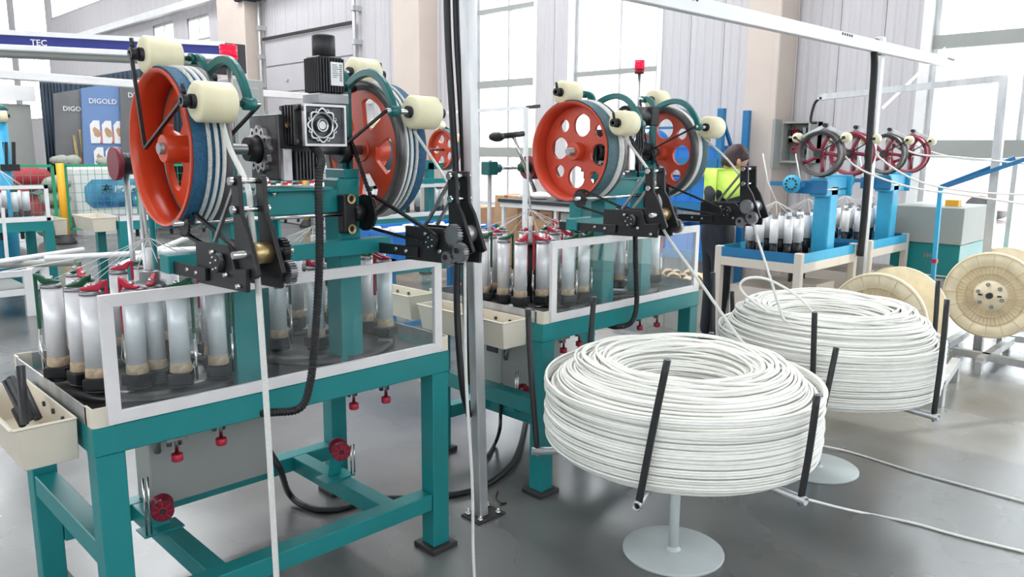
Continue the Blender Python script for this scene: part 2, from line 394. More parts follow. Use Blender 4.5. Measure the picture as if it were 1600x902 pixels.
# sectional roller door
dy0, dy1 = at(557, 36, 'x', 7.36).y, at(415, 67, 'x', 7.36).y; dz = 3.6
d = struct(G().box((7.37, dy0, 0), (7.42, dy1, dz)).build('door_1', M['door']))
for k in range(7):
    z = k * dz / 7
    G().box((7.33, dy0 + .02, z + .012), (7.38, dy1 - .02, z + dz / 7 - .012)).build('door_section', M['door'], d, bevel=.008)
    if k < 6:
        G().box((7.31, dy0 + .6, z + .2), (7.34, dy0 + .68, z + .24)).build('hinge', M['galv'], d)
        G().box((7.31, dy1 - .9, z + .2), (7.34, dy1 - .82, z + .24)).build('hinge', M['galv'], d)
for y in (dy0 - .06, dy1 + .06):
    gg = G().cyl((7.27, y, 0), (7.27, y, 6.2), .035, 8)
    for k in range(9): gg.box((7.22, y - .07, .5 + k * .55), (7.4, y + .03, .58 + k * .55))
    gg.build('door_track', M['galv'], d)
G().box((7.28, dy0, dz), (7.33, dy1, dz + .05)).build('door_seal', M['rubber'], d)
o = thing('door_motor', 'dark blue motor box with pipe at the top left of the big sectional door', 'motor', (7.1, 12.9, 4.3))
G().box((6.95, 12.75, 4.35), (7.3, 13.35, 4.85)).build('motor_box', M['curtain'], o, bevel=.02)
G().cyl((7.1, 12.9, 4.6), (7.1, 9.4, 4.75), .08, 12).build('drive_shaft', M['galv'], o)

# floor joints / ropes handled later
# ================================================================ BRAIDING MACHINE (large)
# outlines of the take-off unit plates in (Y,Z), from the left unit of the nearest machine
ARM = [(.149, 1.187), (-.173, 1.194), (-.169, 1.16), (.144, 1.151)]
BLOCK = [(-.097, 1.256), (-.284, 1.261), (-.299, 1.246), (-.315, 1.207), (-.378, 1.214), (-.373, 1.156), (-.096, 1.146)]
VERT = [(-.294, 1.434), (-.333, 1.434), (-.339, 1.339), (-.362, 1.308), (-.412, 1.2), (-.392, 1.19), (-.30, 1.19), (-.300, 1.282)]
SHY, SHZ = .18, 1.495

def roller_unit(root, x, w, side, nm='take_off_unit'):
    """x: left side plate plane, w: gap; side=-1 gears on the right plate, +1 gears on the left"""
    u = G().prism(BLOCK, 'x', x - .012, x).build(nm, M['black'], root, bevel=.002)
    G().prism(ARM, 'x', x - .022, x - .012).build('mounting_arm', M['black'], u, bevel=.002)
    G().prism(VERT, 'x', x, x + .012).build('side_plate', M['black'], u, bevel=.002)
    G().prism(VERT, 'x', x + w - .012, x + w).build('side_plate', M['black'], u, bevel=.002)
    G().prism(BLOCK, 'x', x + w, x + w + .012).build('end_block', M['black'], u, bevel=.002)
    for z, y in ((1.42, -.315), (1.352, -.32)):
        gg = G().cyl((x - .006, y, z), (x + w + .008, y, z), .007, 12)
        gg.build('tie_rod', M['chrome'], u); gb = G().cyl((x - .014, y, z), (x, y, z), .011, 6); gb.cyl((x + w, y, z), (x + w + .01, y, z), .010, 6); gb.build('tie_rod_nut', M['chrome'], u, kind='stuff')
    G().cyl((x + .012, -.352, 1.246), (x + w - .012, -.352, 1.246), .0265, 24).build('feed_roller', M['brass'] if side < 0 else M['galv'], u)
    G().cyl((x - .032, -.352, 1.246), (x + w + .05, -.352, 1.246), .009, 12).build('roller_shaft', M['chrome'], u)
    gx = x + w + .022 if side < 0 else x - .024
    G().gear((gx, -.352, 1.246), (1, 0, 0), .034, .018, 22).build('gear', M['black'] if side < 0 else M['steel'], u)
    G().gear((gx, -.383, 1.196), (1, 0, 0), .030, .018, 24).build('gear', M['steel'], u)
    G().gear((gx - .002, -.328, 1.172), (1, 0, 0), .025, .016, 20).build('gear', M['steel'], u)
    b_ = G()
    for q in (-.377, -.325): b_.cyl((gx - .014, q, 1.203 if q < -.35 else 1.178), (gx + .012, q, 1.203 if q < -.35 else 1.178), .009, 10)
    b_.build('gear_hub', M['black'], u, kind='stuff')
    G().cyl((x - .03, -.245, 1.215), (x + .002, -.245, 1.215), .024, 18).build('bearing_cap', M['black'], u)
    G().gear((x - .022, -.255, 1.225), (1, 0, 0), .018, .008, 14).build('chain_sprocket', M['steel'], u)
    b_ = G()
    for y, z in ((-.06, 1.178), (-.115, 1.176), (-.215, 1.24), (-.285, 1.19), (-.35, 1.17), (.09, 1.17)): b_.cyl((x - .026, y, z), (x - .010, y, z), .0058, 6)
    for k in range(5): a = k * 1.256; b_.cyl((x - .034, -.245 + .016 * math.cos(a), 1.215 + .016 * math.sin(a)), (x - .028, -.245 + .016 * math.cos(a), 1.215 + .016 * math.sin(a)), .003, 6)
    b_.build('bolts', M['chrome'], u, kind='stuff')
    for dx in (0.006, w - .006):
        G().bar((x + dx, -.312, 1.418), (x + dx - .004, -.185, 1.262), .009, .009).build('brace_rod', M['steel'], u)
    return u

def chain(pts, name, parent, x0=0):
    # closed roller chain as alternating link plates
    P = []; tot = 0; pts = [V(p) for p in pts]; n = len(pts)
    seg = [(pts[(i + 1) % n] - pts[i]).length for i in range(n)]; tot = sum(seg); k = max(8, int(tot / .0127)); g1 = G()
    g1.tube(pts, .0042, 5, closed=True)
    i = 0; acc = 0
    for j in range(k):
        s = j * tot / k
        while i < n - 1 and acc + seg[i] < s: acc += seg[i]; i += 1
        p = pts[i].lerp(pts[(i + 1) % n], (s - acc) / seg[i]); P.append(p)
    for j in range(0, k, 1):
        a, b_ = P[j], P[(j + 1) % k]
        for dx in (-.0045, .0045): g1.bar(a + V((dx, 0, 0)), a.lerp(b_, .8) + V((dx, 0, 0)), .0022, .0085, up=(0, .3, 1))
    return g1.build(name, M['black'], parent)
def belt_path(c0, r0, c1, r1, x, n=14):
    # convex hull path of two circles in YZ
    pts = []
    for c, r in ((c0, r0), (c1, r1)):
        for k in range(40):
            a = 2 * math.pi * k / 40; pts.append((c[0] + r * math.cos(a), c[1] + r * math.sin(a)))
    pts = sorted(set(pts)); h = []
    for S in (pts, pts[::-1]):
        st = []
        for p in S:
            while len(st) > 1 and (st[-1][0] - st[-2][0]) * (p[1] - st[-2][1]) - (st[-1][1] - st[-2][1]) * (p[0] - st[-2][0]) <= 0: st.pop()
            st.append(p)
        h += st[:-1]
    return [(x, y, z) for y, z in h]

def rope_wheel(root, xa, xb, style, flip, cy=SHY, cz=SHZ):
    """xa: lip (outer end), xb: flange end"""
    RL, RF = .222, .234; s = 1 if xb > xa else -1; W = abs(xb - xa); om = M['orange'] if style == 1 else M['orange2']
    d = (s, 0, 0); o = (xa, cy, cz)
    body = G().tubering(o, d, [(RL, 0), (RL, W * .9), (RL - .014, W * .9), (RL - .016, .02), (RL - .01, 0)], 56)
    wheel = body.build('rope_wheel', om, root)
    # web with openings, at the flange side
    outer = circ(cy, cz, RL - .012, 56); hl = []
    if style == 1:
        for k in range(5):
            a = 2 * math.pi * k / 5 + .75; h = []
            for q in range(17):
                t = q / 16; aa = a - .40 + .80 * t; rr = .178 - .018 * abs(2 * t - 1) ** 4; h.append((cy + rr * math.cos(aa), cz + rr * math.sin(aa)))
            for q in range(9):
                t = q / 8; aa = a + .26 - .52 * t; rr = .082; h.append((cy + rr * math.cos(aa), cz + rr * math.sin(aa)))
            hl.append(h)
    else:
        for k in range(4):
            a = math.pi / 2 * k + .12; hl.append(circ(cy + .118 * math.cos(a), cz + .118 * math.sin(a), .050, 28))
            a += .785; hl.append(circ(cy + .148 * math.cos(a), cz + .148 * math.sin(a), .029, 20))
    xm = xa + s * W * (.88 if style == 1 else .62)
    G().plate(outer, hl, 'x', xm - .008, xm + .008).build('web', om, wheel, bevel=.002)
    hb_ = xa + s * (.012 if style == 1 else .03)
    G().cyl((hb_, cy, cz), (xb, cy, cz), .040, 28).build('hub', om, wheel, bevel=.002)
    G().cyl((hb_ - s * .01, cy, cz), (xb, cy, cz), .016, 12).build('shaft_end', M['black'], wheel)
    # belt
    bm_ = M['belt'] if style == 1 else M['belt2']
    G().tubering(o, d, [(RL + .006, W * .05), (RL + .006, W * .80), (RL, W * .80), (RL, W * .05)], 64).build('belt_lining', bm_, wheel)
    G().tubering(o, d, [(RF - .004, W * .79), (RF, W * .82), (RF, W * .97), (RF - .006, W), (RL - .02, W), (RL - .02, W * .80)], 64).build('flange', M['flange'], wheel)
    # rope turns wound on the belt
    for q in ((.42, .60, .765) if style == 1 else (.62, .71, .775)):
        G().tubering(o, d, [(RL + .0055, W * q - .005), (RL + .012, W * q - .004), (RL + .012, W * q + .004), (RL + .0055, W * q + .005)], 64).build('rope_turn', M['rope'] if q > .5 else M['rope2'], wheel)
    return wheel

def swing_arm(root, x, rx, cy, cz, px_, pz_, out):
    """C-shaped teal arm from pivot (px_,pz_) to roller centre (cy,cz); roller centred on rx"""
    p0 = V((px_, pz_)); p1 = V((cy, cz)); mid = (p0 + p1) / 2; dv = p1 - p0; nrm = V((-dv.y, dv.x)).normalized()
    if nrm.y < 0: nrm = -nrm
    L = dv.length; pts = []
    for k in range(13):
        t = k / 12; a = math.pi * t; c = p0.lerp(p1, t) + nrm * (math.sin(a) ** .8 * L * .30); pts.append(c)
    outer = []; inner = []
    for k, c in enumerate(pts):
        t0 = pts[max(0, k - 1)]; t1 = pts[min(12, k + 1)]; tn = (t1 - t0).normalized(); nn = V((-tn.y, tn.x)); hw = .013
        outer.append(tuple(c + nn * hw)); inner.append(tuple(c - nn * hw))
    a_ = G().prism(outer + inner[::-1], 'x', x - .009, x + .009).build('swing_arm', M['teal2'], root, bevel=.003)
    G().cyl((x - .016, cy, cz), (x + .016, cy, cz), .017, 16).build('arm_eye', M['teal2'], a_)
    G().cyl((x - .02, px_, pz_), (x + .03, px_, pz_), .013, 12).build('pivot_knob', M['black'], a_)
    s = 1 if rx > x else -1; e = rx + s * .085
    G().cyl((x - s * .03, cy, cz), (e, cy, cz), .008, 12).build('roller_shaft', M['chrome'], a_)
    # nylon roller
    r = G().lathe((rx - .05, cy, cz), (1, 0, 0), [(.020, 0), (.046, 0), (.053, .007), (.053, .093), (.046, .1), (.020, .1)], 32, True).build('pressure_roller', M['roller'], root)
    G().cyl((rx - .062, cy, cz), (rx + .062, cy, cz), .019, 18).build('roller_core', M['rubber'], r)
    c = G().cyl((e - s * .022, cy, cz), (e, cy, cz), .017, 12); c.cyl((e - s * .01, cy, cz + .012), (e - s * .01, cy + .006, cz + .042), .006, 8)
    c.build('clamp', M['black'], r)
    return a_, e

def machine(name, label, style, loc, XL, XL2, XR2, XR, units, lights):
    r = thing(name, label, 'machine', loc, 'large teal rope braiding machines', local=True)
    T = M['teal']
    fr = G()
    Lx, Wy, H, hb = 1.21, .77, .776, .079; lw = .08
    fr.box((0, 0, H - hb), (Lx, lw, H)); fr.box((0, Wy - lw, H - hb), (Lx, Wy, H)); fr.box((0, lw, H - hb), (lw, Wy - lw, H)); fr.box((Lx - lw, lw, H - hb), (Lx, Wy - lw, H))
    tf = fr.build('table_frame', T, r, bevel=.003)
    for x, y in ((0, 0), (Lx - lw, 0), (0, Wy - lw), (Lx - lw, Wy - lw)):
        l = G().box((x + .004, y + .004, .02), (x + lw - .002, y + lw - .002, H - hb)).build('leg', T, r, bevel=.003)
        G().box((x - .02, y - .02, 0.0), (x + lw + .02, y + lw + .02, .022)).build('foot_plate', M['dark'], l, bevel=.003)
    for a, b_ in (((lw, .008, .17), (Lx - lw, lw - .004, .233)), ((lw, Wy - lw, .17), (Lx - lw, Wy - .01, .233)), ((.30, lw - .006, .168), (.365, Wy - lw + .004, .231)), ((.94, lw - .006, .168), (1.005, Wy - lw + .004, .231)), ((.008, lw, .36), (lw - .008, Wy - lw, .43))):
        G().box(a, b_).build('stretcher', T, r, bevel=.003)
    G().box((.03, .03, H - .01), (Lx - .03, Wy - .03, H + .004)).build('deck', M['deck'], r)
    # rim strips, corner blocks
    for a, b_ in (((0, .04, H), (.004, Wy - .04, H + .05)), ((.05, Wy - .004, H), (Lx - .05, Wy, H + .05)), ((Lx - .004, .04, H), (Lx, Wy - .04, H + .05))):
        G().box(a, b_).build('rim_strip', M['galv'], r)
    for x, y, a in ((0, 0, 0), (Lx, 0, 90), (Lx, Wy, 180), (0, Wy, 270)):
        q = G(); pr = [(0, .012), (.004, .004), (.012, 0), (.052, 0), (.052, .006), (.006, .006), (.006, .052), (0, .052)]
        q.prism(pr, 'z', H, H + .053); m_ = Matrix.Rotation(R(a), 3, 'Z'); q.v = [m_ @ V((p.x, p.y, 0)) + V((x, y, p.z)) for p in q.v]
        q.build('corner_block', M['cream'], r)
    # front guard
    a, b_, z0, z1, f = .04, 1.17, H + .003, 1.125, .033
    gd = G().box((a + f * .5, -.001, z0 + f * .5), (b_ - f * .5, .003, z1 - f * .5)).build('acrylic_guard', M['acry'], r)
    def mit(p): return G().prism(p, 'y', -.008, .008)
    mit([(a, z0), (b_, z0), (b_ - f, z0 + f), (a + f, z0 + f)]).build('guard_frame_rail', M['alu'], gd, bevel=.001)
    mit([(a, z1), (a + f, z1 - f), (b_ - f, z1 - f), (b_, z1)]).build('guard_frame_rail', M['alu'], gd, bevel=.001)
    mit([(a, z0), (a + f, z0 + f), (a + f, z1 - f), (a, z1)]).build('guard_frame_rail', M['alu'], gd, bevel=.001)
    mit([(b_, z0), (b_, z1), (b_ - f, z1 - f), (b_ - f, z0 + f)]).build('guard_frame_rail', M['alu'], gd, bevel=.001)
    # gantry
    cw = .085; c1, c3 = ((.445, .095) if style == 1 else (.51, .095)), (.82, .10)
    G().box((c1[0], c1[1], H), (c1[0] + cw, c1[1] + cw, 1.29)).build('gantry_post', T, r, bevel=.003)
    G().box((c3[0], c3[1], H), (c3[0] + cw, c3[1] + cw, 1.40)).build('gantry_post', T, r, bevel=.003)
    G().box((.66, .36, H), (.66 + cw, .36 + cw, 1.29)).build('gantry_post', T, r, bevel=.003)
    G().box((c1[0], c1[1] + .003, 1.29), (.82, c1[1] + .075, 1.368)).build('gantry_beam', T, r, bevel=.003)
    if style == 1: G().box((.45, .1, 1.29), (.53, .44, 1.36)).build('gantry_beam', T, r, bevel=.003)
    G().box((.235, .035, 1.155), (.985, .095, 1.205)).build('front_bar', T, r, bevel=.003)
    G().box((.56, .06, 1.368), (.78, .25, 1.378)).build('gearbox_plate', T, r, bevel=.002)
    b0 = G()
    for x in (.585, .74): b0.cyl((x, .085, 1.355), (x, .085, 1.368), .008, 6)
    b0.build('plate_bolts', M['chrome'], r, kind='stuff')
    # shaft and bearings
    G().cyl((XL, SHY, SHZ), (XR, SHY, SHZ), .0165, 18).build('main_shaft', M['steel'], r)
    for x in (XL2 + .055, XR2 - .075):
        bb = G().box((x - .03, SHY - .055, 1.40), (x + .03, SHY + .06, 1.432)).build('bearing_bracket', M['teal'], r, bevel=.003)
        G().box((x - .035, SHY - .03, 1.368), (x + .05, SHY + .04, 1.402)).build('bracket_foot', M['teal'], bb, bevel=.003)
        G().cyl((x - .018, SHY, SHZ), (x + .018, SHY, SHZ), .045, 20).build('bearing', M['black'], bb)
        G().box((x - .008, SHY - .012, 1.43), (x + .008, SHY + .018, SHZ - .03)).build('bearing_web', M['teal2'], bb)
    # uprights carrying the swing arms
    xl, xr = XL2 + .03, XR2 - .055
    RY1, RZ1, RY2, RZ2 = .235, 1.757, -.092, 1.616
    for x, rx in ((xl, (XL + XL2) / 2 - .012), (xr, (XR + XR2) / 2)):
        G().box((x - .006, SHY - .028, 1.40), (x + .006, SHY + .012, 1.705)).build('arm_upright', M['teal2'], r, bevel=.002)
        a1, e1 = swing_arm(r, x, rx, RY1, RZ1, SHY - .004, 1.70, 0); a2, e2 = swing_arm(r, x, rx, RY2, RZ2, SHY - .012, 1.70, 0)
        for cy, cz, e in ((RY1, RZ1, e1), (RY2, RZ2, e2)):
            if rx < x and style == 1: G().bar((e + .004, cy, cz), (e + .004, SHY, SHZ), .010, .007).build('link_rod', M['black'], a1)
            G().bar((x + (.03 if rx < x else -.03), cy, cz), (x + (.03 if rx < x else -.03), SHY, SHZ), .009, .007).build('link_rod', M['black'], a1)
        sp = G(); pp = []
        for k in range(60): t = k / 59; pp.append((x + .004 * math.cos(k * 1.3) , SHY + .03 + .02 * t + .004 * math.sin(k * 1.3), 1.60 + .12 * t))
        sp.tube(pp, .0012, 4).build('spring', M['chrome'], a1)
    # wheels
    rope_wheel(r, XL, XL2, style, 1); rope_wheel(r, XR, XR2, style, -1)
    # gearboxes and motor
    gx0, gx1 = .60, .72
    G1 = G().box((gx0, .075, 1.40), (gx1, .255, 1.60)).build('gearbox', M['cast'], r, bevel=.006, seg=2)
    q = G()
    for k in range(7): q.box((gx0 + .042 + k * .0115, .045, 1.405), (gx0 + .0475 + k * .0115, .076, 1.49))
    q.build('cooling_fins', M['cast'], G1, kind='stuff')
    q = G().box((gx0 + .005, .052, 1.40), (gx0 + .035, .076, 1.498)).build('cast_lug', M['castl'], G1, bevel=.003)
    G().plate([(SHY + (.068 + .006 * math.cos(k * math.pi / 4)) * math.cos(k * math.pi / 48), SHZ + (.068 + .006 * math.cos(k * math.pi / 4)) * math.sin(k * math.pi / 48)) for k in range(96)], [circ(SHY, SHZ, .044, 24)] + [circ(SHY + .057 * math.cos(k * math.pi / 6), SHZ + .057 * math.sin(k * math.pi / 6), .0065, 10) for k in range(12)], 'x', gx0 - .014, gx0).build('flange_ring', M['castl'], G1, bevel=.002)
    G().cyl((gx0 - .05, SHY, SHZ), (gx0, SHY, SHZ), .036, 24, .042).build('shaft_boss', M['rubber'], G1)
    if style == 1:
        hx0, hx1, hy0, hz0, hz1 = .635, .78, -.02, 1.506, 1.63
        G2 = G().box((hx0, hy0 + .008, hz0), (hx1, .10, hz1)).build('right_angle_gearbox', M['cast'], r, bevel=.005, seg=2)
        G().plate(rect(hx0, hz0, hx1, hz1), [rect(hx0 + .007, hz0 + .007, hx1 - .007, hz1 - .007)], 'y', hy0 - .004, hy0 + .01).build('face_rim', M['castl'], G2)
        cx, cz = .695, 1.568; st = []
        for k in range(96):
            a = 2 * math.pi * k / 96; rr = .0425 + .010 * abs(math.cos(4 * a)) ** 1.6; st.append((cx + rr * math.cos(a), cz + rr * math.sin(a)))
        G().plate(st, [[(cx + (p[0] - cx) * .9, cz + (p[1] - cz) * .9) for p in st]], 'y', hy0 - .007, hy0 + .002).build('star_ring', M['castl'], G2)
        q = G().tubering((cx, hy0 - .006, cz), (0, 1, 0), [(.038, 0), (.038, .01), (.034, .01), (.034, 0)], 32)
        for k in range(8):
            a = math.pi * (k + .5) / 4; q.tubering((cx + .046 * math.cos(a), hy0 - .008, cz + .046 * math.sin(a)), (0, 1, 0), [(.0055, 0), (.0055, .01), (.003, .01), (.003, 0)], 10)
        q.tubering((cx, hy0 - .008, cz), (0, 1, 0), [(.019, 0), (.019, .01), (.015, .01), (.015, 0)], 24).cyl((cx, hy0 - .006, cz), (cx, hy0 + .002, cz), .012, 16)
        q.build('bearing_rings', M['castl'], G2, kind='stuff')
        q = G()
        for k in range(5): q.box((hx0 - .012, .012 + k * .017, hz0 + .004), (hx0 + .001, .02 + k * .017, hz1 - .004))
        for z in (hz0 + .012, hz1 - .012): q.cyl((hx0 - .014, .005, z), (hx0, .005, z), .008, 10); q.cyl((hx0 - .014, .09, z), (hx0, .09, z), .008, 10)
        q.build('side_ribs', M['cast'], G2, kind='stuff')
        G().tubering((hx0 - .016, .052, cz), (1, 0, 0), [(.009, 0), (.009, .012), (.004, .012), (.004, 0)], 14).build('oil_plug', M['brass'], G2)
        # motor
        mx0, mx1, my0, my1 = .697, .790, -.012, .078
        mo = G().box((mx0 + .006, my0 + .006, 1.665), (mx1 - .006, my1 - .006, 1.775)).build('servo_motor', M['black'], r, bevel=.004)
        G().box((mx0 - .004, my0 - .004, 1.632), (mx1 + .008, my1 + .004, 1.664)).build('motor_flange', M['steel'], mo, bevel=.003)
        q = G()
        for k in range(9):
            t = k / 8; q.box((mx0 + .004 + t * (mx1 - mx0 - .014), my0, 1.668), (mx0 + .009 + t * (mx1 - mx0 - .014), my0 + .008, 1.768)); q.box((mx0, my0 + .004 + t * (my1 - my0 - .014), 1.668), (mx0 + .008, my0 + .009 + t * (my1 - my0 - .014), 1.768))
        q.build('motor_fins', M['black'], mo, kind='stuff')
        G().cyl(((mx0 + mx1) / 2, (my0 + my1) / 2, 1.775), ((mx0 + mx1) / 2, (my0 + my1) / 2, 1.838), .035, 28).build('encoder_cap', M['black'], mo, bevel=.003)
        lb = G().box((mx0 + .040, my0 - .0025, 1.688), (mx0 + .083, my0 + .004, 1.757)).build('rating_label', M['label'], mo)
        q = G()
        for k in range(7): q.box((mx0 + .045, my0 - .0035, 1.748 - k * .006), (mx0 + .060 + (k % 3) * .004, my0 - .0025, 1.7495 - k * .006))
        for k in range(9): q.box((mx0 + .070, my0 - .0035, 1.748 - k * .0058), (mx0 + .078, my0 - .0025, 1.7505 - k * .0058))
        q.build('label_print', M['dark'], mo, kind='stuff')
    else:
        mo = G().cyl((.64, .10, 1.665), (.80, .10, 1.665), .044, 28).build('horizontal_motor', M['black'], r, bevel=.004)
        G().box((.80, .055, 1.62), (.86, .145, 1.71)).build('motor_gearcase', M['dark'], mo, bevel=.004)
        G().prism([(.085, 1.645), (.115, 1.645), (.115, 1.658), (.105, 1.658), (.105, 1.688), (.085, 1.688)], 'x', .6375, .639).build('rating_label', M['label'], mo)
        G().box((.70, .08, 1.58), (.78, .13, 1.625)).build('motor_bracket', M['teal2'], mo)
        q = G()
        for k in range(6): q.tube([(.62 + .02 * k, .06, 1.64), (.60 + .02 * k, .03, 1.56 - .01 * k), (.66, .03, 1.46), (.70, .05, 1.38)], .006, 6)
        q.build('wiring_loom', M['rubber'], mo, kind='stuff')
        G().box((.60, .03, 1.41), (.645, .075, 1.60)).build('cast_lug', M['castl'], G1, bevel=.004); G().tubering((.622, .026, 1.57), (0, 1, 0), [(.016, 0), (.016, .01), (.009, .01), (.009, 0)], 16).build('lug_eye', M['steel'], G1)
    # lower shaft, sprocket, chains
    G().cyl((.27, .10 - .03, 1.290), (.93, .07, 1.290), .008, 12).build('lower_shaft', M['chrome'], r)
    for x in (.835, ):
        pb = G().box((x - .022, .055, 1.225), (x + .03, .098, 1.352)).build('pillow_bearing', M['black'], r, bevel=.008, seg=2)
        G().cyl((x + .02, .07, 1.29), (x + .055, .07, 1.29), .028, 18).build('bearing_collar', M['black'], pb)
        for z in (1.338, 1.24): G().tubering((x + .004, .048, z), (0, 1, 0), [(.016, 0), (.016, .01), (.009, .01), (.009, 0)], 16).build('brass_washer', M['brass'], pb)
    sx = .905
    G().gear((sx, .07, 1.29), (1, 0, 0), .060, .007, 30, .008).build('large_sprocket', M['black'], r)
    G().gear((sx, SHY, SHZ), (1, 0, 0), .05, .007, 26, .007).build('shaft_sprocket', M['black'], r)
    chain(belt_path((.07, 1.29), .057, (SHY, SHZ), .047, sx), 'chain', r)
    x = units[1][0] - .022
    chain(belt_path((.07, 1.29), .055, (-.255, 1.225), .018, sx + .012 if abs(sx - x) > .03 else x), 'chain', r)
    G().gear((.30, .07, 1.29), (1, 0, 0), .040, .007, 22, .007).build('large_sprocket', M['black'], r)
    chain(belt_path((.07, 1.29), .038, (-.24, 1.215), .02, .315), 'chain', r)
    for i, (x, w_) in enumerate(units): roller_unit(r, x, w_, -1 if i == 0 else 1)
    # braiding heads
    for hx in (.31, .89):
        h = G().cyl((hx, .38, H), (hx, .38, 1.06), .03, 16).build('braiding_head', M['black'], r)
        G().lathe((hx, .38, 1.06), (0, 0, 1), [(.045, 0), (.045, .025), (.032, .03), (.032, .055), (.02, .06)], 24).build('guide_collar', M['steel'], h)
        G().cyl((hx, .38, 1.12), (hx, .38, 1.19), .010, 12).build('guide_tube', M['white'], h)
        # yarns fanning to the carriers
        q = G()
        for k in range(16):
            a = 2 * math.pi * k / 16 + .2; rr = .26 if k % 2 else .19
            q.tube([(hx + .002 * math.cos(a), .38 + .002 * math.sin(a), 1.222), (hx + rr * math.cos(a), .38 + rr * math.sin(a), 1.115)], .0010, 4)
        q.build('yarn_fan', M['fiber'], r, kind='stuff')
        G().tube([(hx, .38, 1.21), (hx, .40, 1.35), (hx, .41, SHZ)], .0055, 8).build('fresh_braid', M['rope'], r)
    # tracks of horn gears in the deck
    for hx in (.31, .89):
        G().tubering((hx, .38, H + .004), (0, 0, 1), [(.285, 0), (.285, .02), (.17, .02), (.17, 0)], 48).build('track_plate', M['deck'], r)
    # control box under the table
    cb = G().box((.34, .60, .235), (.80, .74, .62)).build('control_box', M['panelgrey'], r, bevel=.004)
    G().box((.334, .63, .47), (.341, .71, .56)).build('switch_panel', M['dark'], cb)
    if style == 1:
        q = G()
        for k in range(3): q.box((.330, .645 + k * .018, .49), (.335, .655 + k * .018, .53))
        q.build('orange_switches', M['orangelit'], cb, kind='stuff')
    else:
        G().box((.331, .605, .54), (.339, .735, .575)).build('yellow_label', M['yellowlab'], cb)
    G().tube(smooth([(.40, .55, .69), (.39, .56, .62), (.38, .575, .55), (.365, .585, .48), (.37, .6, .44)]), .013, 10).build('spiral_conduit', M['steel'], cb)
    # red flanged pulleys on brackets
    for x, y, z in ((.31, .46, .295), (.965, .42, .33)):
        pl = G().lathe((x - .0, y - .035, z + .03), (-.35, -1, 0), [(.036, 0), (.036, .006), (.026, .013), (.024, .032), (.026, .052), (.036, .059), (.036, .065)], 24).build('red_pulley', M['dred'], r)
        e = V((x, y - .035, z + .03)) + V((-.35, -1, 0)).normalized() * .066
        q = G().tubering(e, (-.35, -1, 0), [(.014, 0), (.014, .002), (.010, .002), (.010, 0)], 16); u_, v_, dd = basis((-.35, -1, 0))
        for k in range(8):
            a = k * math.pi / 4; q.bar(e + (u_ * math.cos(a) + v_ * math.sin(a)) * .016, e + (u_ * math.cos(a) + v_ * math.sin(a)) * .032, .004, .004)
        q.build('pulley_spokes', M['red'], pl, kind='stuff'); G().cyl(e - dd * .01, e + dd * .006, .009, 10).build('pulley_bolt', M['dark'], pl)
        q = G().box((x - .07, y - .06, .231), (x + .06, y + .02, .237)); q.prism([(x - .03, .237), (x + .03, .237), (x + .008, z + .03), (x - .008, z + .03)], 'y', y - .012, y - .008)
        q.build('pulley_bracket', M['teal'], pl, kind='stuff')
        for dx in (-.045, -.060): G().cyl((x + dx - (.0 if x < .5 else -.11), y - .05, .237), (x + dx - (.0 if x < .5 else -.11), y - .05, .237 + (.20 if x < .5 else .12)), .0035, 8).build('guide_rod', M['chrome'], pl)
    # tension stems beneath the deck
    for x, y in ((.249, .104), (.399, .138), (.887, .143), (1.012, .124)):
        k_ = G().cyl((x, y, .59), (x, y, .612), .017, 14).build('red_knob', M['red'], r, bevel=.002)
        G().cyl((x, y, .605), (x, y, H - .02), .006, 8).build('stem', M['chrome'], k_)
        q = G(); q.box((x - .03, y - .012, .655), (x + .03, y + .02, .668)); q.cyl((x - .02, y, .64), (x - .02, y, .69), .008, 8); q.cyl((x + .012, y + .01, .635), (x + .012, y + .01, .70), .009, 8)
        q.tube([(x + .02, y, .66), (x + .06, y + .01, .665), (x + .075, y + .02, .70)], .003, 6); q.build('stop_motion_lever', M['steel'], k_)
    bx, by, bz0, bz1 = lights
    be = G().cyl((bx, by, bz1), (bx, by, bz1 + .045), .026, 24).build('beacon_lens', M['beacon'], r)
    q = G()
    for k in range(5): q.tubering((bx, by, bz1 + .004 + k * .009), (0, 0, 1), [(.0255, 0), (.0272, .002), (.0255, .004)], 24)
    q.build('lens_rings', M['beacon'], be, kind='stuff')
    G().cyl((bx, by, bz1 - .022), (bx, by, bz1), .024, 20).build('beacon_base', M['dark'] if style == 1 else M['dred'], be)
    G().cyl((bx, by, bz0), (bx, by, bz1 - .02), .008, 10).build('beacon_pole', M['galv'], be)
    return r

UN1 = [(.27, .076), (.955, .060)]
UN2 = [(.27, .09), (1.03, .09)]
m1 = machine('braiding_machine', 'nearest teal braiding machine, orange wheels with blue belts, motor standing upright', 1, (0, 0, 0), .285, .40, .967, 1.08, UN1, (.545, .255, 1.40, 1.765))
m2 = machine('braiding_machine', 'second teal braiding machine behind the nearer coil, orange-red wheels with round holes', 2, (1.77, .05, 0), .338, .475, 1.03, 1.16, UN2, (.965, .26, 1.40, 1.905))
# upright signal horn behind the first beacon

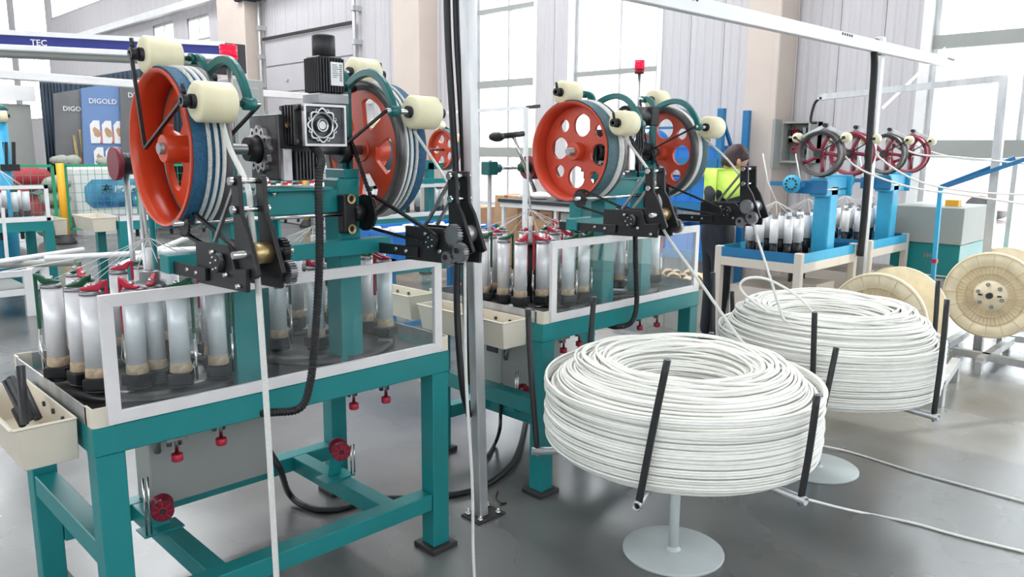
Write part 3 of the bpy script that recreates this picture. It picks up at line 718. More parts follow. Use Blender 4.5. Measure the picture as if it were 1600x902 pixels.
# ================================================================ BOBBINS ON THE CARRIERS
def bobbin(color):
    o = thing('yarn_bobbin', '', 'bobbin', (0, 0, 0))
    G().box((-.034, -.032, .024), (.034, .032, .058)).build('carrier', M['black'], o, bevel=.003)
    G().lathe((0, 0, .012), (0, 0, 1), [(.018, 0), (.034, .003), (.034, .010), (.02, .013)], 18).build('carrier_foot', M['black'], o)
    G().cyl((0, 0, .058), (0, 0, .088), .031, 22, .029).build('cork_flange', M['cork'], o, bevel=.002)
    G().cyl((0, 0, .086), (0, 0, .295), .0282, 28).build('yarn_sleeve', M['yarn'], o)
    G().cyl((0, 0, .295), (0, 0, .305), .030, 24, .026).build('top_flange', M['steel'], o)
    c = M[color]
    a = G().prism([(-.022, .306), (.024, .307), (.027, .314), (.008, .317), (-.014, .323), (-.034, .336), (-.042, .333), (-.03, .312)], 'x', -.0085, .0085)
    a.prism([(-.046, .17), (-.037, .17), (-.037, .334), (-.046, .338)], 'x', -.006, .006)
    a.build('tension_arm', c, o, bevel=.003)
    G().cyl((.0, .0, .316), (0, 0, .328), .006, 10).build('spindle_tip', M['chrome'], o)
    G().cyl((0, -.042, .03), (0, -.042, .15), .004, 8).build('guide_pin', M['chrome'], o)
    G().tube([(0, -.042, .20), (.012, -.045, .10), (.0, -.03, .07)], .0012, 4).build('yarn_strand', M['fiber'], o)
    return o
pr = {'red': bobbin('red'), 'green': bobbin('green')}
used = set(); allb = []
for mi, (ox, oy) in enumerate(((0, 0), (1.77, .05))):
    for ri, hx in enumerate((.31, .89)):
        if ri == 0: slots = [(215, .27), (194, .24), (237.5, .232), (264, .267), (250, .187), (289, .272), (312, .19), (340, .27), (5, .19), (28, .27), (52, .19), (76, .27), (100, .19), (124, .27), (148, .19), (170, .27)]
        else: slots = [(239, .18), (278, .262), (315, .255), (200, .2), (180, .14), (345, .19), (10, .27), (35, .19), (58, .27), (82, .19), (105, .27), (130, .19), (155, .27)]
        for k, (a, rr) in enumerate(slots):
            x, y = hx + rr * math.cos(R(a)), .38 + rr * math.sin(R(a))
            # keep clear of the gantry posts and braiding head
            if any(abs(x - px_) < .078 and abs(y - py_) < .078 for px_, py_ in ((.4875, .1375), (.8625, .1425), (.7025, .4025))): continue
            if any(math.hypot(x - q[0], y - q[1]) < .062 for q in [(b_[0] - ox, b_[1] - oy) for b_ in allb if b_[3] == mi]): continue
            allb.append((x + ox, y + oy, a, mi, 'red' if (k % 2 == 0) else 'green'))
for mi in (0, 1):
    S = sorted([b_ for b_ in allb if b_[3] == mi], key=lambda q: pix((q[0], q[1], .95))[0]); n = len(S)
    ORD = 'first second third fourth fifth sixth seventh eighth ninth tenth eleventh twelfth thirteenth fourteenth fifteenth sixteenth'.split()
    for i, (x, y, a, _, c) in enumerate(S):
        if c in used: o = copy_tree(pr[c])
        else: o = pr[c]; used.add(c)
        o.location = (x, y, .796); o.rotation_euler = (0, 0, R(235 if i == 0 else 135 + random.choice((-75, -40, 10, 45, 70))))
        pos = (ORD[i] + ' from the left end') if i < (n + 1) // 2 else (ORD[n - 1 - i] + ' from the right end')
        o['label'] = 'silver yarn bobbin with %s top arm, %s of the %s machine' % (c, pos, ('nearest', 'second')[mi])
        o['group'] = 'yarn bobbins on the %s machine' % ('nearest', 'second')[mi]

# ================================================================ ROPE COILS ON STANDS
def coil(cx, cy, zb, zt, seed, r0=.205, r1=.492, rt=.0054):
    rnd = random.Random(seed); g = G()
    prof = [(r1 - .04, zb), (r1 - .01, zb + .02), (r1, zb + .08), (r1 - .005, zb + .16), (r1 - .03, zb + .225), (r1 - .075, zt - .035), (r1 - .14, zt - .006), (r1 - .22, zt), (r0 + .03, zt - .03), (r0, zt - .09), (r0 - .005, zb + .1), (r0, zb)]
    core = [(max(r0 + .012, r - .012) if r > (r0 + r1) / 2 else r + .012, z - (.012 if z > zb + .2 else 0) + (.01 if z < zb + .03 else 0)) for r, z in prof]
    g.tubering((cx, cy, 0), (0, 0, 1), core, 64)
    P = []; tot = 0
    for a, b_ in zip(prof[:-1], prof[1:]):
        L = math.hypot(b_[0] - a[0], b_[1] - a[1]); n = max(1, int(L / (rt * 1.7)))
        for k in range(n): P.append((a[0] + (b_[0] - a[0]) * k / n, a[1] + (b_[1] - a[1]) * k / n))
    def ring(r, z, ecc, tilt, wob, N=84):
        pa, pb = rnd.uniform(0, 6.3), rnd.uniform(0, 6.3); pts = []
        w1, w2, w3 = rnd.uniform(0, 6.3), rnd.uniform(0, 6.3), rnd.uniform(0, 6.3)
        for k in range(N):
            a = 2 * math.pi * k / N
            rr = r + ecc * math.cos(a - pa) + wob * (.5 * math.sin(2 * a + w1) + .35 * math.sin(3 * a + w2) + .2 * math.sin(5 * a + w3))
            zz = z + tilt * math.cos(a - pb) + wob * .5 * math.sin(3 * a + w2)
            pts.append((cx + rr * math.cos(a), cy + rr * math.sin(a), zz))
        g.tube(pts, rt, 6, closed=True)
    for r, z in P:
        up = z > zb + .2; out = r > r1 - .05
        ring(r + rnd.uniform(-.002, .004), z + rnd.uniform(-.002, .002), rnd.uniform(0, .009 if up else .002), rnd.uniform(0, .007 if up else .002), .005 if up else .002)
    for k in range(26):   # loose upper turns
        t = rnd.random(); r = r0 + .05 + (r1 - r0 - .13) * t; z = zt + .006 - .085 * max(0, (t - .55) / .45) ** 1.6 - .02 * (1 - t) ** 3
        ring(r, z + rnd.uniform(-.002, .012), rnd.uniform(.01, .04), rnd.uniform(0, .012), .016)
    for k in range(14):   # shoulder turns slipping down the outside
        z = zb + rnd.uniform(.12, .25); ring(r1 + .001, z, rnd.uniform(.0, .002), rnd.uniform(.004, .014), .002)
    return g

def coil_stand(name, cx, cy, zb, a0, label, tops):
    o = thing(name, label, 'stand', (cx, cy, 0), 'rope coil stands')
    G().lathe((cx, cy, 0), (0, 0, 1), [(.190, 0), (.190, .009), (.186, .012), (.0, .012)], 64).build('base_disc', M['standgrey'], o)
    G().cyl((cx, cy, .01), (cx, cy, zb - .02), .019, 24).build('pole', M['standgrey'], o)
    G().lathe((cx, cy, .012), (0, 0, 1), [(.03, 0), (.021, .01), (.019, .012)], 24, False).build('weld_collar', M['standgrey'], o)
    h = G().cyl((cx, cy, zb - .045), (cx, cy, zb - .01), .05, 24).build('arm_hub', M['white'], o)
    for k in range(6):
        a = R(a0 + 60 * k); c, s_ = math.cos(a), math.sin(a); z = zb - .024
        arm = G().tubering((cx, cy, z), (c, s_, 0), [(.014, .04), (.014, .545), (.0115, .545), (.0115, .04)], 16).build('arm', M['galv'], o)
        p0 = V((cx + .524 * c, cy + .524 * s_, z)); p1 = tops[k]
        mid = p0.lerp(p1, .5) + V((c, s_, 0)) * .004
        q = G().tube(smooth([p0 + V((0, 0, -.012)), mid, p1], 5), .0115, 10).build('sleeved_post', M['rod'], o)
        G().tubering(p1 + V((0, 0, .0005)), p1 - mid, [(.0116, -.002), (.0116, .001), (.007, .001), (.007, -.002)], 12).build('post_rim', M['steel'], q)
        G().cyl(p0 + V((0, 0, -.022)), p0 + V((0, 0, -.010)), .006, 6).build('post_nut', M['steel'], q)
    return o
C1 = (1.792, -.617); ZB1 = .44
def posttop(c, a, px=None, ln=.34, zb=.44, out=.05, tang=0.0):
    a = R(a); base = V((c[0] + .524 * math.cos(a), c[1] + .524 * math.sin(a), zb))
    return base + V((math.cos(a) * out - math.sin(a) * tang, math.sin(a) * out + math.cos(a) * tang, ln))
angs = [-163, -103, -43, 17, 77, 137]
def post_px(c, a, px, py, zb, dd=.01):
    # top of a post seen at px,py: on the vertical plane across the arm end, facing the lens
    a = R(a); base = V((c[0] + .524 * math.cos(a), c[1] + .524 * math.sin(a), zb)); d = (base - CPOS).dot(CFW) + dd
    return atd(px, py, d)
t1 = [post_px(C1, -160, 1043, 562, ZB1, -.07), post_px(C1, -100, 1277, 617, ZB1, -.04), post_px(C1, -40, 1307, 543, ZB1), posttop(C1, 20, ln=.30, out=.02), post_px(C1, 80, 928, 464, ZB1), post_px(C1, 140, 825, 483, ZB1)]
coil_stand('coil_stand', C1[0], C1[1], ZB1, -160, 'pale grey stand on a round base holding the nearer rope coil', t1)
g = coil(C1[0], C1[1], ZB1, .745, 3); o = g.build('rope_coil', M['coil']); tag(o, 'nearer big coil of white rope, in front of the second machine', 'rope coil', 'white rope coils')
C2 = (2.968, -.648); ZB2 = .44
a2 = -161
t2 = [post_px(C2, a2, 1273, 488, ZB2, -.07), None, post_px(C2, a2 + 120, 1466, 438, ZB2, -.02), posttop(C2, a2 + 180, zb=ZB2, ln=.3, out=.02), posttop(C2, a2 + 240, zb=ZB2, ln=.34), post_px(C2, a2 + 300, 1114, 426, ZB2)]
t2[1] = post_px(C2, a2 + 60, 1480, 468, ZB2, -.03)
coil_stand('coil_stand', C2[0], C2[1], ZB2, a2, 'pale grey stand with round base holding the farther rope coil', t2)
g = coil(C2[0], C2[1], ZB2, .79, 11, r0=.20, r1=.49); o = g.build('rope_coil', M['coil']); tag(o, 'farther big coil of white rope, beside the cable reels', 'rope coil', 'white rope coils')

# ================================================================ FINISHED ROPES
def rope(pts, r, label, m=None, name='rope', n=8, sm=8, cat='rope', group=None):
    o = G().tube(smooth(pts, sm), r, n).build(name, m or M['rope']); return tag(o, label, cat, group)
rx = .308
rope([(.37, -.045, 1.58), (.355, -.12, 1.50), (.335, -.25, 1.405), (rx, -.318, 1.32), (rx, -.326, 1.246), (rx - .002, -.34, 1.16), (rx - .008, -.365, .85), (rx - .012, -.38, .5), (rx - .02, -.40, .2), (.27, -.42, .01)], .0078, 'thick white rope hanging from the left take-off unit of the nearest machine')
rx = .985
rope([(1.03, -.035, 1.56), (1.025, -.15, 1.46), (1.0, -.27, 1.37), (rx, -.318, 1.30), (rx, -.326, 1.246), (rx, -.34, 1.16), (rx - .004, -.35, .8), (rx + .004, -.37, .45), (rx, -.38, .2), (rx - .003, -.40, .01)], .005, 'thinner white rope hanging beside the steel post to the floor', M['rope'])
a = at(1050, 372, 'y', -.26); b_ = at(1110, 470, 'x', 2.02)
rope([(2.20, -.0, 1.57), (2.155, -.18, 1.42), (2.12, -.268, 1.31), (2.12, -.276, 1.246), (2.12, -.30, 1.17), V((2.12, -.30, 1.17)).lerp(at(1160, 535, 'z', .765), .5), at(1160, 535, 'z', .765), at(1190, 565, 'z', .75)], .006, 'white rope running from the second machine down into the nearer coil')
rope([(2.87, .005, 1.57), (2.865, -.15, 1.45), (2.845, -.268, 1.32), (2.845, -.276, 1.246), (2.845, -.30, 1.17), V((2.845, -.30, 1.17)).lerp(at(1222, 492, 'z', .81), .5), at(1222, 492, 'z', .81), at(1232, 505, 'z', .80)], .006, 'white rope running from the second machine down into the farther coil')
lp = [at(1272, 490, 'y', -.62), at(1245, 462, 'y', -.60), at(1200, 437, 'y', -.55), at(1168, 435, 'y', -.50), at(1156, 448, 'y', -.47), at(1172, 468, 'y', -.50), at(1205, 490, 'y', -.52), at(1232, 503, 'y', -.55)]
rope(lp, .0056, 'loose loop of white rope standing up from the farther coil', M['coil'])
fl = [at(1225, 772, 'z', .40), at(1262, 781, 'z', .27), at(1330, 798, 'z', .02), at(1420, 816, 'z', .006), at(1500, 838, 'z', .006), at(1640, 872, 'z', .006)]
rope(fl, .0055, 'white rope lying on the floor, running right from the nearer coil', M['coil'])
fl = [at(1285, 697, 'z', .02), at(1330, 707, 'z', .006), at(1420, 735, 'z', .006), at(1500, 757, 'z', .006), at(1640, 795, 'z', .006)]
rope(fl, .0050, 'white rope lying on the floor behind, from the farther coil', M['coil'])

# ================================================================ POSTS, OVERHEAD RAIL, CABLES
def post(name, x, y, h, s, label, m, lean=(0, 0)):
    o = thing(name, label, 'post', (x, y, 0), 'steel posts carrying the overhead rail')
    G().bar((x, y, .008), (x + lean[0], y + lean[1], h), s, s, up=(0, 1, 0)).build('tube', m, o, bevel=.003)
    G().box((x - .06, y - .055, 0), (x + .09, y + .055, .009)).build('base_plate', M['dark'], o)
    for dx, dy in ((-.04, -.04), (.06, -.04), (.07, .035), (-.04, .035)):
        G().cyl((x + dx, y + dy, .009), (x + dx, y + dy, .035), .006, 8).cyl((x + dx, y + dy, .009), (x + dx, y + dy, .02), .011, 6).build('anchor_bolt', M['chrome'], o, kind='stuff')
    return o
P1 = (1.46, .10); P2 = (5.27, .10)
post('steel_post', P1[0], P1[1], 2.26, .045, 'galvanised steel post standing between the two large machines', M['galv'], (-.03, .055))
post('steel_post', P2[0], P2[1], 2.30, .055, 'galvanised steel post beside the small blue braiding machines', M['galv'])
o = thing('overhead_rail', 'white overhead cable rail sloping across the top right', 'rail', (P1[0], P1[1], 2.16))
G().bar((P1[0] - .2, P1[1] - .06, 2.17), (7.3, P1[1] - .06, 2.235), .05, .075).build('rail_tube', M['white'], o, bevel=.003)
for x in (2.62, 4.42, 6.45):
    q = G()
    for k in range(5): q.box((x + k * .035, P1[1] - .088, 2.188 + (x - 1.4) * .011), (x + .016 + k * .035, P1[1] - .083, 2.203 + (x - 1.4) * .011))
    q.build('joint_screws', M['dark'], o, kind='stuff')
# corrugated cables
def cable(pts, r, label, m=None, n=10, ribs=False, group=None, nm='cable'):
    sp = smooth(pts, 10); root = thing(nm, label, 'cable', tuple(pts[-1]), group) if ribs else None
    if not ribs: return tag(G().tube(sp, r, n).build(nm, m or M['rubber']), label, 'cable', group)
    G().tube(sp, r * .9, n).build('cable_core', m or M['rubber'], root)
    q = G(); acc = 0
    for a, b_ in zip(sp[:-1], sp[1:]):
        L = (b_ - a).length; k = acc
        while k < L:
            c = a.lerp(b_, k / L); d = (b_ - a).normalized(); q.lathe(c - d * .0022, d, [(r * .9, 0), (r * 1.06, .0015), (r * 1.06, .003), (r * .9, .0045)], 10, False); k += .0095
        acc = k - L
    q.build('corrugations', m or M['rubber'], root, kind='stuff'); return root
cable([(.69, .03, 1.51), (.665, -.06, 1.47), (.63, -.10, 1.40), (.618, -.11, 1.18), (.595, -.11, .95), (.573, -.105, .80), (.545, -.09, .73), (.49, -.03, .715), (.45, .06, .70), (.42, .2, .68)], .0125, 'black corrugated hose hanging in front of the nearest machine', ribs=True, nm='motor_hose')
cable([at(992, 330, 'y', .0), at(993, 400, 'y', .0), at(995, 470, 'y', -.0), at(990, 498, 'y', .0), at(980, 508, 'y', .02), at(962, 511, 'y', .06), at(950, 508, 'y', .2)], .0125, 'black hose hanging in front of the second machine guard', ribs=True, nm='motor_hose')
cable([at(697, -60, 'x', 1.40), at(700, 60, 'x', 1.40), at(708, 200, 'x', 1.40), at(715, 340, 'x', 1.40), at(714, 480, 'x', 1.38), at(722, 600, 'x', 1.37), at(733, 650, 'x', 1.42)], .0135, 'left black cable hanging down beside the near steel post', group='twin black cables at the near post')
cable([at(711, -60, 'x', 1.43), at(714, 60, 'x', 1.43), at(722, 200, 'x', 1.43), at(727, 340, 'x', 1.43), at(727, 470, 'x', 1.43), at(735, 600, 'x', 1.44)], .0125, 'right black cable hanging down beside the near steel post', group='twin black cables at the near post')
cable([at(1375, 82, 'y', .07), at(1370, 66, 'y', .05), at(1366, 76, 'y', .04), at(1366, 110, 'y', .05), at(1360, 200, 'y', .06), at(1352, 320, 'y', .06), at(1344, 400, 'y', .07)], .024, 'thick black cable down the post by the small blue machines')
cable([at(418, 700, 'y', .62), at(438, 735, 'y', .58), at(452, 772, 'z', .05), at(478, 792, 'z', .014), at(520, 797, 'z', .014), at(590, 780, 'z', .014), at(660, 778, 'z', .014), at(740, 766, 'z', .014), at(790, 735, 'z', .014), at(812, 700, 'z', .014), at(825, 640, 'z', .02)], .013, 'black cable curving over the floor under the machines')
cable([at(783, 600, 'y', .60), at(782, 650, 'y', .6), at(781, 670, 'y', .55), at(775, 690, 'z', .02), at(762, 712, 'z', .014), at(750, 718, 'z', .014)], .009, 'short black cable dropping from the grey box of the second machine')
cable([at(778, 768, 'z', .004), at(775, 778, 'z', .004), at(783, 786, 'z', .004), at(791, 786, 'z', .004), at(781, 790, 'z', .004)], .0025, 'scrap of black wire lying on the floor by the steel post', n=6)

# ================================================================ CREAM TRAYS WITH RODS
def tray(name, x1, y0, y1, z0, z1, d, label):
    o = thing(name, label, 'tray', (x1 - d / 2, y0, z0), 'cream plastic trays hung on the machine sides'); t = .006; x0 = x1 - d
    q = [(x0 + .02, y0 + .012), (x1, y0 + .012), (x1, y1 - .012), (x0 + .02, y1 - .012)]; p = [(x0, y0), (x1, y0), (x1, y1), (x0, y1)]
    def inn(r, k): return [(r[0][0] + k, r[0][1] + k), (r[1][0] - k, r[1][1] + k), (r[2][0] - k, r[2][1] - k), (r[3][0] + k, r[3][1] - k)]
    A = [(*c, z0) for c in q]; B = [(*c, z1) for c in p]; C = [(*c, z1) for c in inn(p, t)]; D = [(*c, z0 + t) for c in inn(q, t)]
    g = G(); g.add(A + B + C + D, [(3, 2, 1, 0)] + [(i, (i + 1) % 4, 4 + (i + 1) % 4, 4 + i) for i in range(4)] + [(4 + i, 4 + (i + 1) % 4, 8 + (i + 1) % 4, 8 + i) for i in range(4)] + [(8 + i, 8 + (i + 1) % 4, 12 + (i + 1) % 4, 12 + i) for i in range(4)] + [(12, 13, 14, 15)])
    g.build('tray_shell', M['cream'], o, bevel=.004, seg=2)
    r_ = G(); r_.bar((x0 - .002, y0, z1 - .003), (x0 - .002, y1, z1 - .003), .008, .008); r_.bar((x0, y0 - .002, z1 - .003), (x1, y0 - .002, z1 - .003), .008, .008); r_.build('rolled_rim', M['cream'], o, bevel=.003)
    for k in range(3):
        y = y0 + .1 + k * .09; G().cyl((x1 - .012, y, z1 - .03), (x1 - .004, y, z1 - .03), .008, 6).build('fixing_bolt', M['dark'], o)
    return o
tray('tool_tray', -.012, .078, .56, .675, .795, .15, 'cream tray of black rods on the left side of the nearest machine')
rods = [((32, 572), (38, 664), .17), ((10, 595), (42, 660), .22), ((16, 590), (50, 655), .26), ((34, 600), (60, 655), .30), ((24, 640), (36, 664), .14)]
RL_ = ['upright black rod in the cream tray, rightmost and tallest', 'black rod leaning in the cream tray, leftmost of the bundle', 'black rod leaning just right of the leftmost rod in the tray', 'black rod slanting down to the right inside the tray', 'short black rod end low at the front of the tray']
for k, ((ax_, ay), (bx_, by), y) in enumerate(rods):
    p1 = at(bx_, by, 'z', .70 if k else .705); p1 = at(bx_, by, 'y', .12 + .05 * k); p0 = atd(ax_, ay, (p1 - CPOS).dot(CFW) + (.02 if k != 4 else .03))
    p1.x = max(p1.x, -.135); p1.z = max(p1.z, .695)
    tag(G().tubering(p1, p0 - p1, [(.011, 0), (.011, (p0 - p1).length), (.006, (p0 - p1).length), (.006, 0)], 12).build('black_rod', M['rod']), RL_[k], 'rod', 'black rods in the tray')
tray('tool_tray', 1.758, .13, .70, .675, .795, .15, 'empty cream tray on the left side of the second machine')
tray('tool_tray', 1.758, .76, 1.2, .70, .82, .15, 'cream tray farther back between the two large machines')

# ================================================================ SMALL BLUE BRAIDING MACHINES
def small_machine(x0, y0, label, LW=.91, reds=(0, 1)):
    o = thing('small_braiding_machine', label, 'machine', (x0, y0, 0), 'small blue braiding machines'); W = .62; H = .85
    B = M['beige']
    G().box((x0, y0, H - .13), (x0 + LW, y0 + W, H - .065)).build('table_beam', B, o, bevel=.004)
    for a, b_ in (((x0, y0, H - .065), (x0 + LW, y0 + .006, H)), ((x0, y0 + .006, H - .065), (x0 + .006, y0 + W, H)), ((x0 + .006, y0 + W - .006, H - .065), (x0 + LW, y0 + W, H)), ((x0 + LW - .006, y0 + .006, H - .065), (x0 + LW, y0 + W - .006, H))):
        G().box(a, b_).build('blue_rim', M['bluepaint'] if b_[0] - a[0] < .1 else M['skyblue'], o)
    G().box((x0 + .01, y0 + .01, H - .066), (x0 + LW - .01, y0 + W - .01, H - .055)).build('deck', M['deck'], o)
    for x in (x0 - .004, x0 + LW - .046):
        for y in (y0 - .004, y0 + W - .046):
            G().box((x, y, 0), (x + .05, y + .05, H + .004)).build('leg', B, o, bevel=.004)
    G().box((x0 + .08, y0 + .1, .1), (x0 + .40, y0 + W - .08, .58)).build('lower_cabinet', B, o, bevel=.004)
    G().box((x0 + .5, y0 + .1, .1), (x0 + .8, y0 + W - .08, .58)).build('lower_cabinet', B, o, bevel=.004)
    q = G()
    for k in range(5): q.cyl((x0 + .03 + k * .05, y0 + .08, .66), (x0 + .03 + k * .05, y0 + .08, .72), .012, 8)
    q.build('tension_stems', M['dark'], o, kind='stuff')
    cx, cy = x0 + .56, y0 + .11
    col = G().box((cx - .065, cy - .06, H - .06), (cx + .065, cy + .06, 1.28)).build('column', M['skyblue'], o, bevel=.015, seg=3)
    G().box((cx - .14, cy - .06, 1.20), (cx + .20, cy + .06, 1.33)).build('column_head', M['skyblue'], o, bevel=.012, seg=2)
    G().box((cx - .17, cy - .075, 1.22), (cx - .15, cy + .16, 1.31)).build('head_bracket', M['bluepaint'], o, bevel=.004)
    G().box((cx + .2, cy - .09, 1.20), (cx + .22, cy + .09, 1.345)).build('head_bracket', M['skyblue'], o, bevel=.004)
    G().cyl((cx - .15, cy - .05, 1.25), (cx + .2, cy - .05, 1.25), .012, 10).build('head_shaft', M['chrome'], o)
    gy = at(1236, 285, 'x', cx - .25).y if x0 < 5 else cy + .24
    fr = G().lathe((cx - .25, gy, 1.285), (1, 0, 0), [(.02, 0), (.062, .004), (.062, .03), (.02, .036)], 28).build('guide_disc', M['skyblue'], o)
    q = G()
    for k in range(10):
        a = 2 * math.pi * k / 10; q.cyl((cx - .2525, gy + .038 * math.cos(a), 1.285 + .038 * math.sin(a)), (cx - .247, gy + .038 * math.cos(a), 1.285 + .038 * math.sin(a)), .008, 8)
    q.build('disc_slots', M['dark'], fr, kind='stuff')
    G().box((cx - .24, cy + .05, 1.27), (cx - .22, cy + .3, 1.30)).build('disc_arm', M['bluepaint'], o)
    SY, SZ = cy - .02, 1.492
    G().cyl((cx - .22, SY, SZ), (cx + .38, SY, SZ), .014, 12).build('wheel_shaft', M['steel'], o)
    for s, wx in ((-1, cx - .19), (1, cx + .32)):
        w_ = G().tubering((wx - .03, SY, SZ), (1, 0, 0), [(.150, 0), (.150, .055), (.158, .058), (.158, .064), (.128, .064), (.128, 0)], 44).build('rope_wheel', M['flange'] if s < 0 else M['maroon'], o)
        q = G()
        for k in range(5):
            a = 2 * math.pi * k / 5 + .5
            pp = [(wx + .0, SY + rr * math.cos(a + .5 * (rr / .13) * (1 if s < 0 else 1) * .5), SZ + rr * math.sin(a + .25 * (rr / .13))) for rr in (.02, .05, .09, .132)]
            q.tube(pp, .013, 8)
        q.cyl((wx - .03, SY, SZ), (wx + .03, SY, SZ), .034, 18); q.build('spokes', M['maroon'], w_, kind='stuff')
        G().cyl((wx - .045, SY, SZ), (wx - .028, SY, SZ), .026, 16).build('hub_cap', M['dark'], w_)
        up = G().box((wx + .055, SY - .022, 1.32), (wx + .063, SY + .022, 1.69)).build('arm_upright', M['steel'], o)
        for sg in (-1, 1):
            ry, rz = SY + sg * .165, SZ + .105
            G().bar((wx + .05, SY, 1.68), (wx + .05, ry, rz), .006, .024).build('drilled_arm', M['galv'], up)
            rl_ = G().lathe((wx - .035, ry, rz), (1, 0, 0), [(.012, 0), (.027, .006), (.034, .022), (.034, .05), (.012, .062)], 20).build('pressure_roller', M['roller'], o)
            G().cyl((wx - .05, ry, rz), (wx + .06, ry, rz), .010, 10).build('roller_core', M['black'], rl_)
            G().bar((wx - .04, ry, rz), (wx - .04, SY, SZ), .007, .007).build('link_rod', M['black'], up)
        G().cyl((wx + .03, SY, 1.68), (wx + .08, SY, 1.68), .014, 10).build('pivot', M['black'], up)
    # braiding rings
    for hx in (x0 + .21, x0 + .70):
        G().cyl((hx, y0 + .3, H - .055), (hx, y0 + .3, 1.06), .012, 10).build('braiding_head', M['steel'], o)
        q = G()
        for k in range(12):
            a = 2 * math.pi * k / 12; q.tube([(hx, y0 + .3, 1.17), (hx + .15 * math.cos(a), y0 + .3 + .15 * math.sin(a), 1.09)], .0018, 4)
        q.tube([(hx, y0 + .3, 1.17), (hx - .02, y0 + .36, 1.3), (hx - .02, y0 + .41, 1.49)], .005, 6)
        q.build('yarn_fan', M['fiber'], o, kind='stuff')
        for k in range(11):
            a = 2 * math.pi * (k + .3) / 11; x, y = hx + .165 * math.cos(a), y0 + .3 + .165 * math.sin(a)
            if abs(x - cx) < .085 and abs(y - cy) < .08: continue
            s_ = G().cyl((x, y, .90), (x, y, 1.06), .028, 14).build('yarn_spool', M['yarn'] if k % 3 else M['label'], o)
            G().cyl((x, y, .795), (x, y, .90), .022, 8).build('carrier', M['black'], s_)
            G().box((x - .012, y - .012, 1.06), (x + .012, y + .012, 1.082)).build('carrier_cap', M['steel'], s_)
    return o
small_machine(4.262, .10, 'small blue braiding machine with grey-rimmed spoked wheel, nearer one of the pair')
small_machine(5.42, .10, 'small blue braiding machine behind the far post, farther one of the pair', LW=.80)
ob = [((1304, 222), (1340, 262), (1420, 292), (1500, 304), (1620, 322)), ((1345, 216), (1385, 255), (1440, 285), (1520, 300), (1620, 305)), ((1385, 215), (1430, 240), (1500, 246), (1620, 258)), ((1424, 222), (1450, 236), (1520, 250), (1620, 245))]
OL = ['lowest white rope running right from the first small wheel', 'second white rope running right past the blue stand', 'white rope leaving the third small wheel towards the right edge', 'highest white rope leaving the last small wheel to the right']
for k, (pp, y) in enumerate(zip(ob, (.30, .28, .3, .3))):
    X0 = (4.62, 5.14, 5.78, 6.3)[k]; q = []
    for j, p in enumerate(pp): q.append(at(*p, 'x', X0 + j * .12))
    rope(q, .0065, OL[k], M['coil'], group='ropes from the small machines')

# ================================================================ CABLE REELS
def reel(c, R_, wd, ax, label, stand=True):
    d = V(ax).normalized(); c = V(c); o = thing('cable_reel', label, 'reel', tuple(c), 'cream cable reels')
    u, v, _ = basis(d)
    for s in (0, 1):
        e = c + d * (wd * s); n = -1 if s == 0 else 1
        fl = G().lathe(e, d * n, [(R_, -.018), (R_, 0), (R_ * .98, .004), (R_ * .72, .004), (R_ * .70, -.004), (R_ * .35, -.006), (R_ * .33, .006), (0.0, .006)], 56).build('flange', M['reel'], o)
        q = G()
        for k in range(48):
            a = 2 * math.pi * k / 48; w_ = u * math.cos(a) + v * math.sin(a); r_in = .36 if k % 2 == 0 else .36; r_out = .96 if k % 3 == 0 else .70
            q.bar(e + d * n * (-.001) + w_ * R_ * r_in, e + d * n * (-.001 if r_out < .8 else .002) + w_ * R_ * r_out, .0045, .012, up=d)
        for rr in (.52, .70, .965): q.tubering(e + d * n * .0, d * n, [(R_ * rr, -.002), (R_ * rr, .007), (R_ * rr - .005, .007), (R_ * rr - .005, -.002)], 48)
        q.build('ribs', M['reeld'], fl, kind='stuff')
        q = G().cyl(e, e + d * n * .035, .022, 16); q.build('axle', M['dark'], fl)
        for k in range(6):
            a = math.pi / 3 * k + .3; p = e + (u * math.cos(a) + v * math.sin(a)) * R_ * .26; G().tubering(p, d * n, [(.014, .004), (.014, .014), (.007, .014), (.007, .004)], 12).build('bolt_washer', M['steel'], fl)
        for sg in (-1, 1): G().bar(e + d * n * .007 + u * sg * R_ * .15, e + d * n * .007 + u * sg * R_ * .24, .012, .004, up=d).build('slot', M['dark'], fl)
    G().lathe(c, d, [(R_ * .5, .01), (R_ * .5, wd - .01)], 48, False).build('barrel', M['reel'], o)
    return o
rc2 = at(1547, 462, 'z', .49)
reel(rc2, .315, .42, (1, .02, 0), 'cream cable reel facing the camera at the right edge')
rc1 = V((4.62, -.27, .42))
reel(rc1, .315, .42, (1, .0, 0), 'cream cable reel half hidden behind the farther rope coil')
# reel frames
o = thing('reel_stand', 'low grey steel frame under the cable reels', 'frame', (5.3, -.7, 0))
for a, b_ in (((1490, 548), (1660, 580)), ((1478, 540), (1510, 520)), ((1530, 565), (1580, 532)), ((1575, 528), (1640, 535))):
    z = .09; p, q = at(*a, 'z', z), at(*b_, 'z', z); G().bar(p, q, .05, .05).build('frame_rail', M['galv'], o)
    G().bar(p - V((0, 0, z)), p, .045).build('foot', M['galv'], o)
o2 = thing('floor_rack', 'grey steel frame corner behind the farther rope coil', 'frame', tuple(at(1490, 590, 'z', 0)))
p, q = at(1470, 600, 'z', .14), at(1494, 565, 'z', .14); G().bar(p, q, .05, .05).build('frame_rail', M['galv'], o2); G().bar(q - V((0, 0, .14)), q, .05).build('foot', M['galv'], o2); G().bar(p - V((0, 0, .14)), p, .05).build('foot', M['galv'], o2)
for i, (x0_, y0_) in enumerate(((rc2.x + .18, rc2.y + .1),)):
    pass
o = thing('reel_cradle', 'grey steel cradle holding up the right cable reel', 'frame', (rc2.x, rc2.y, 0))
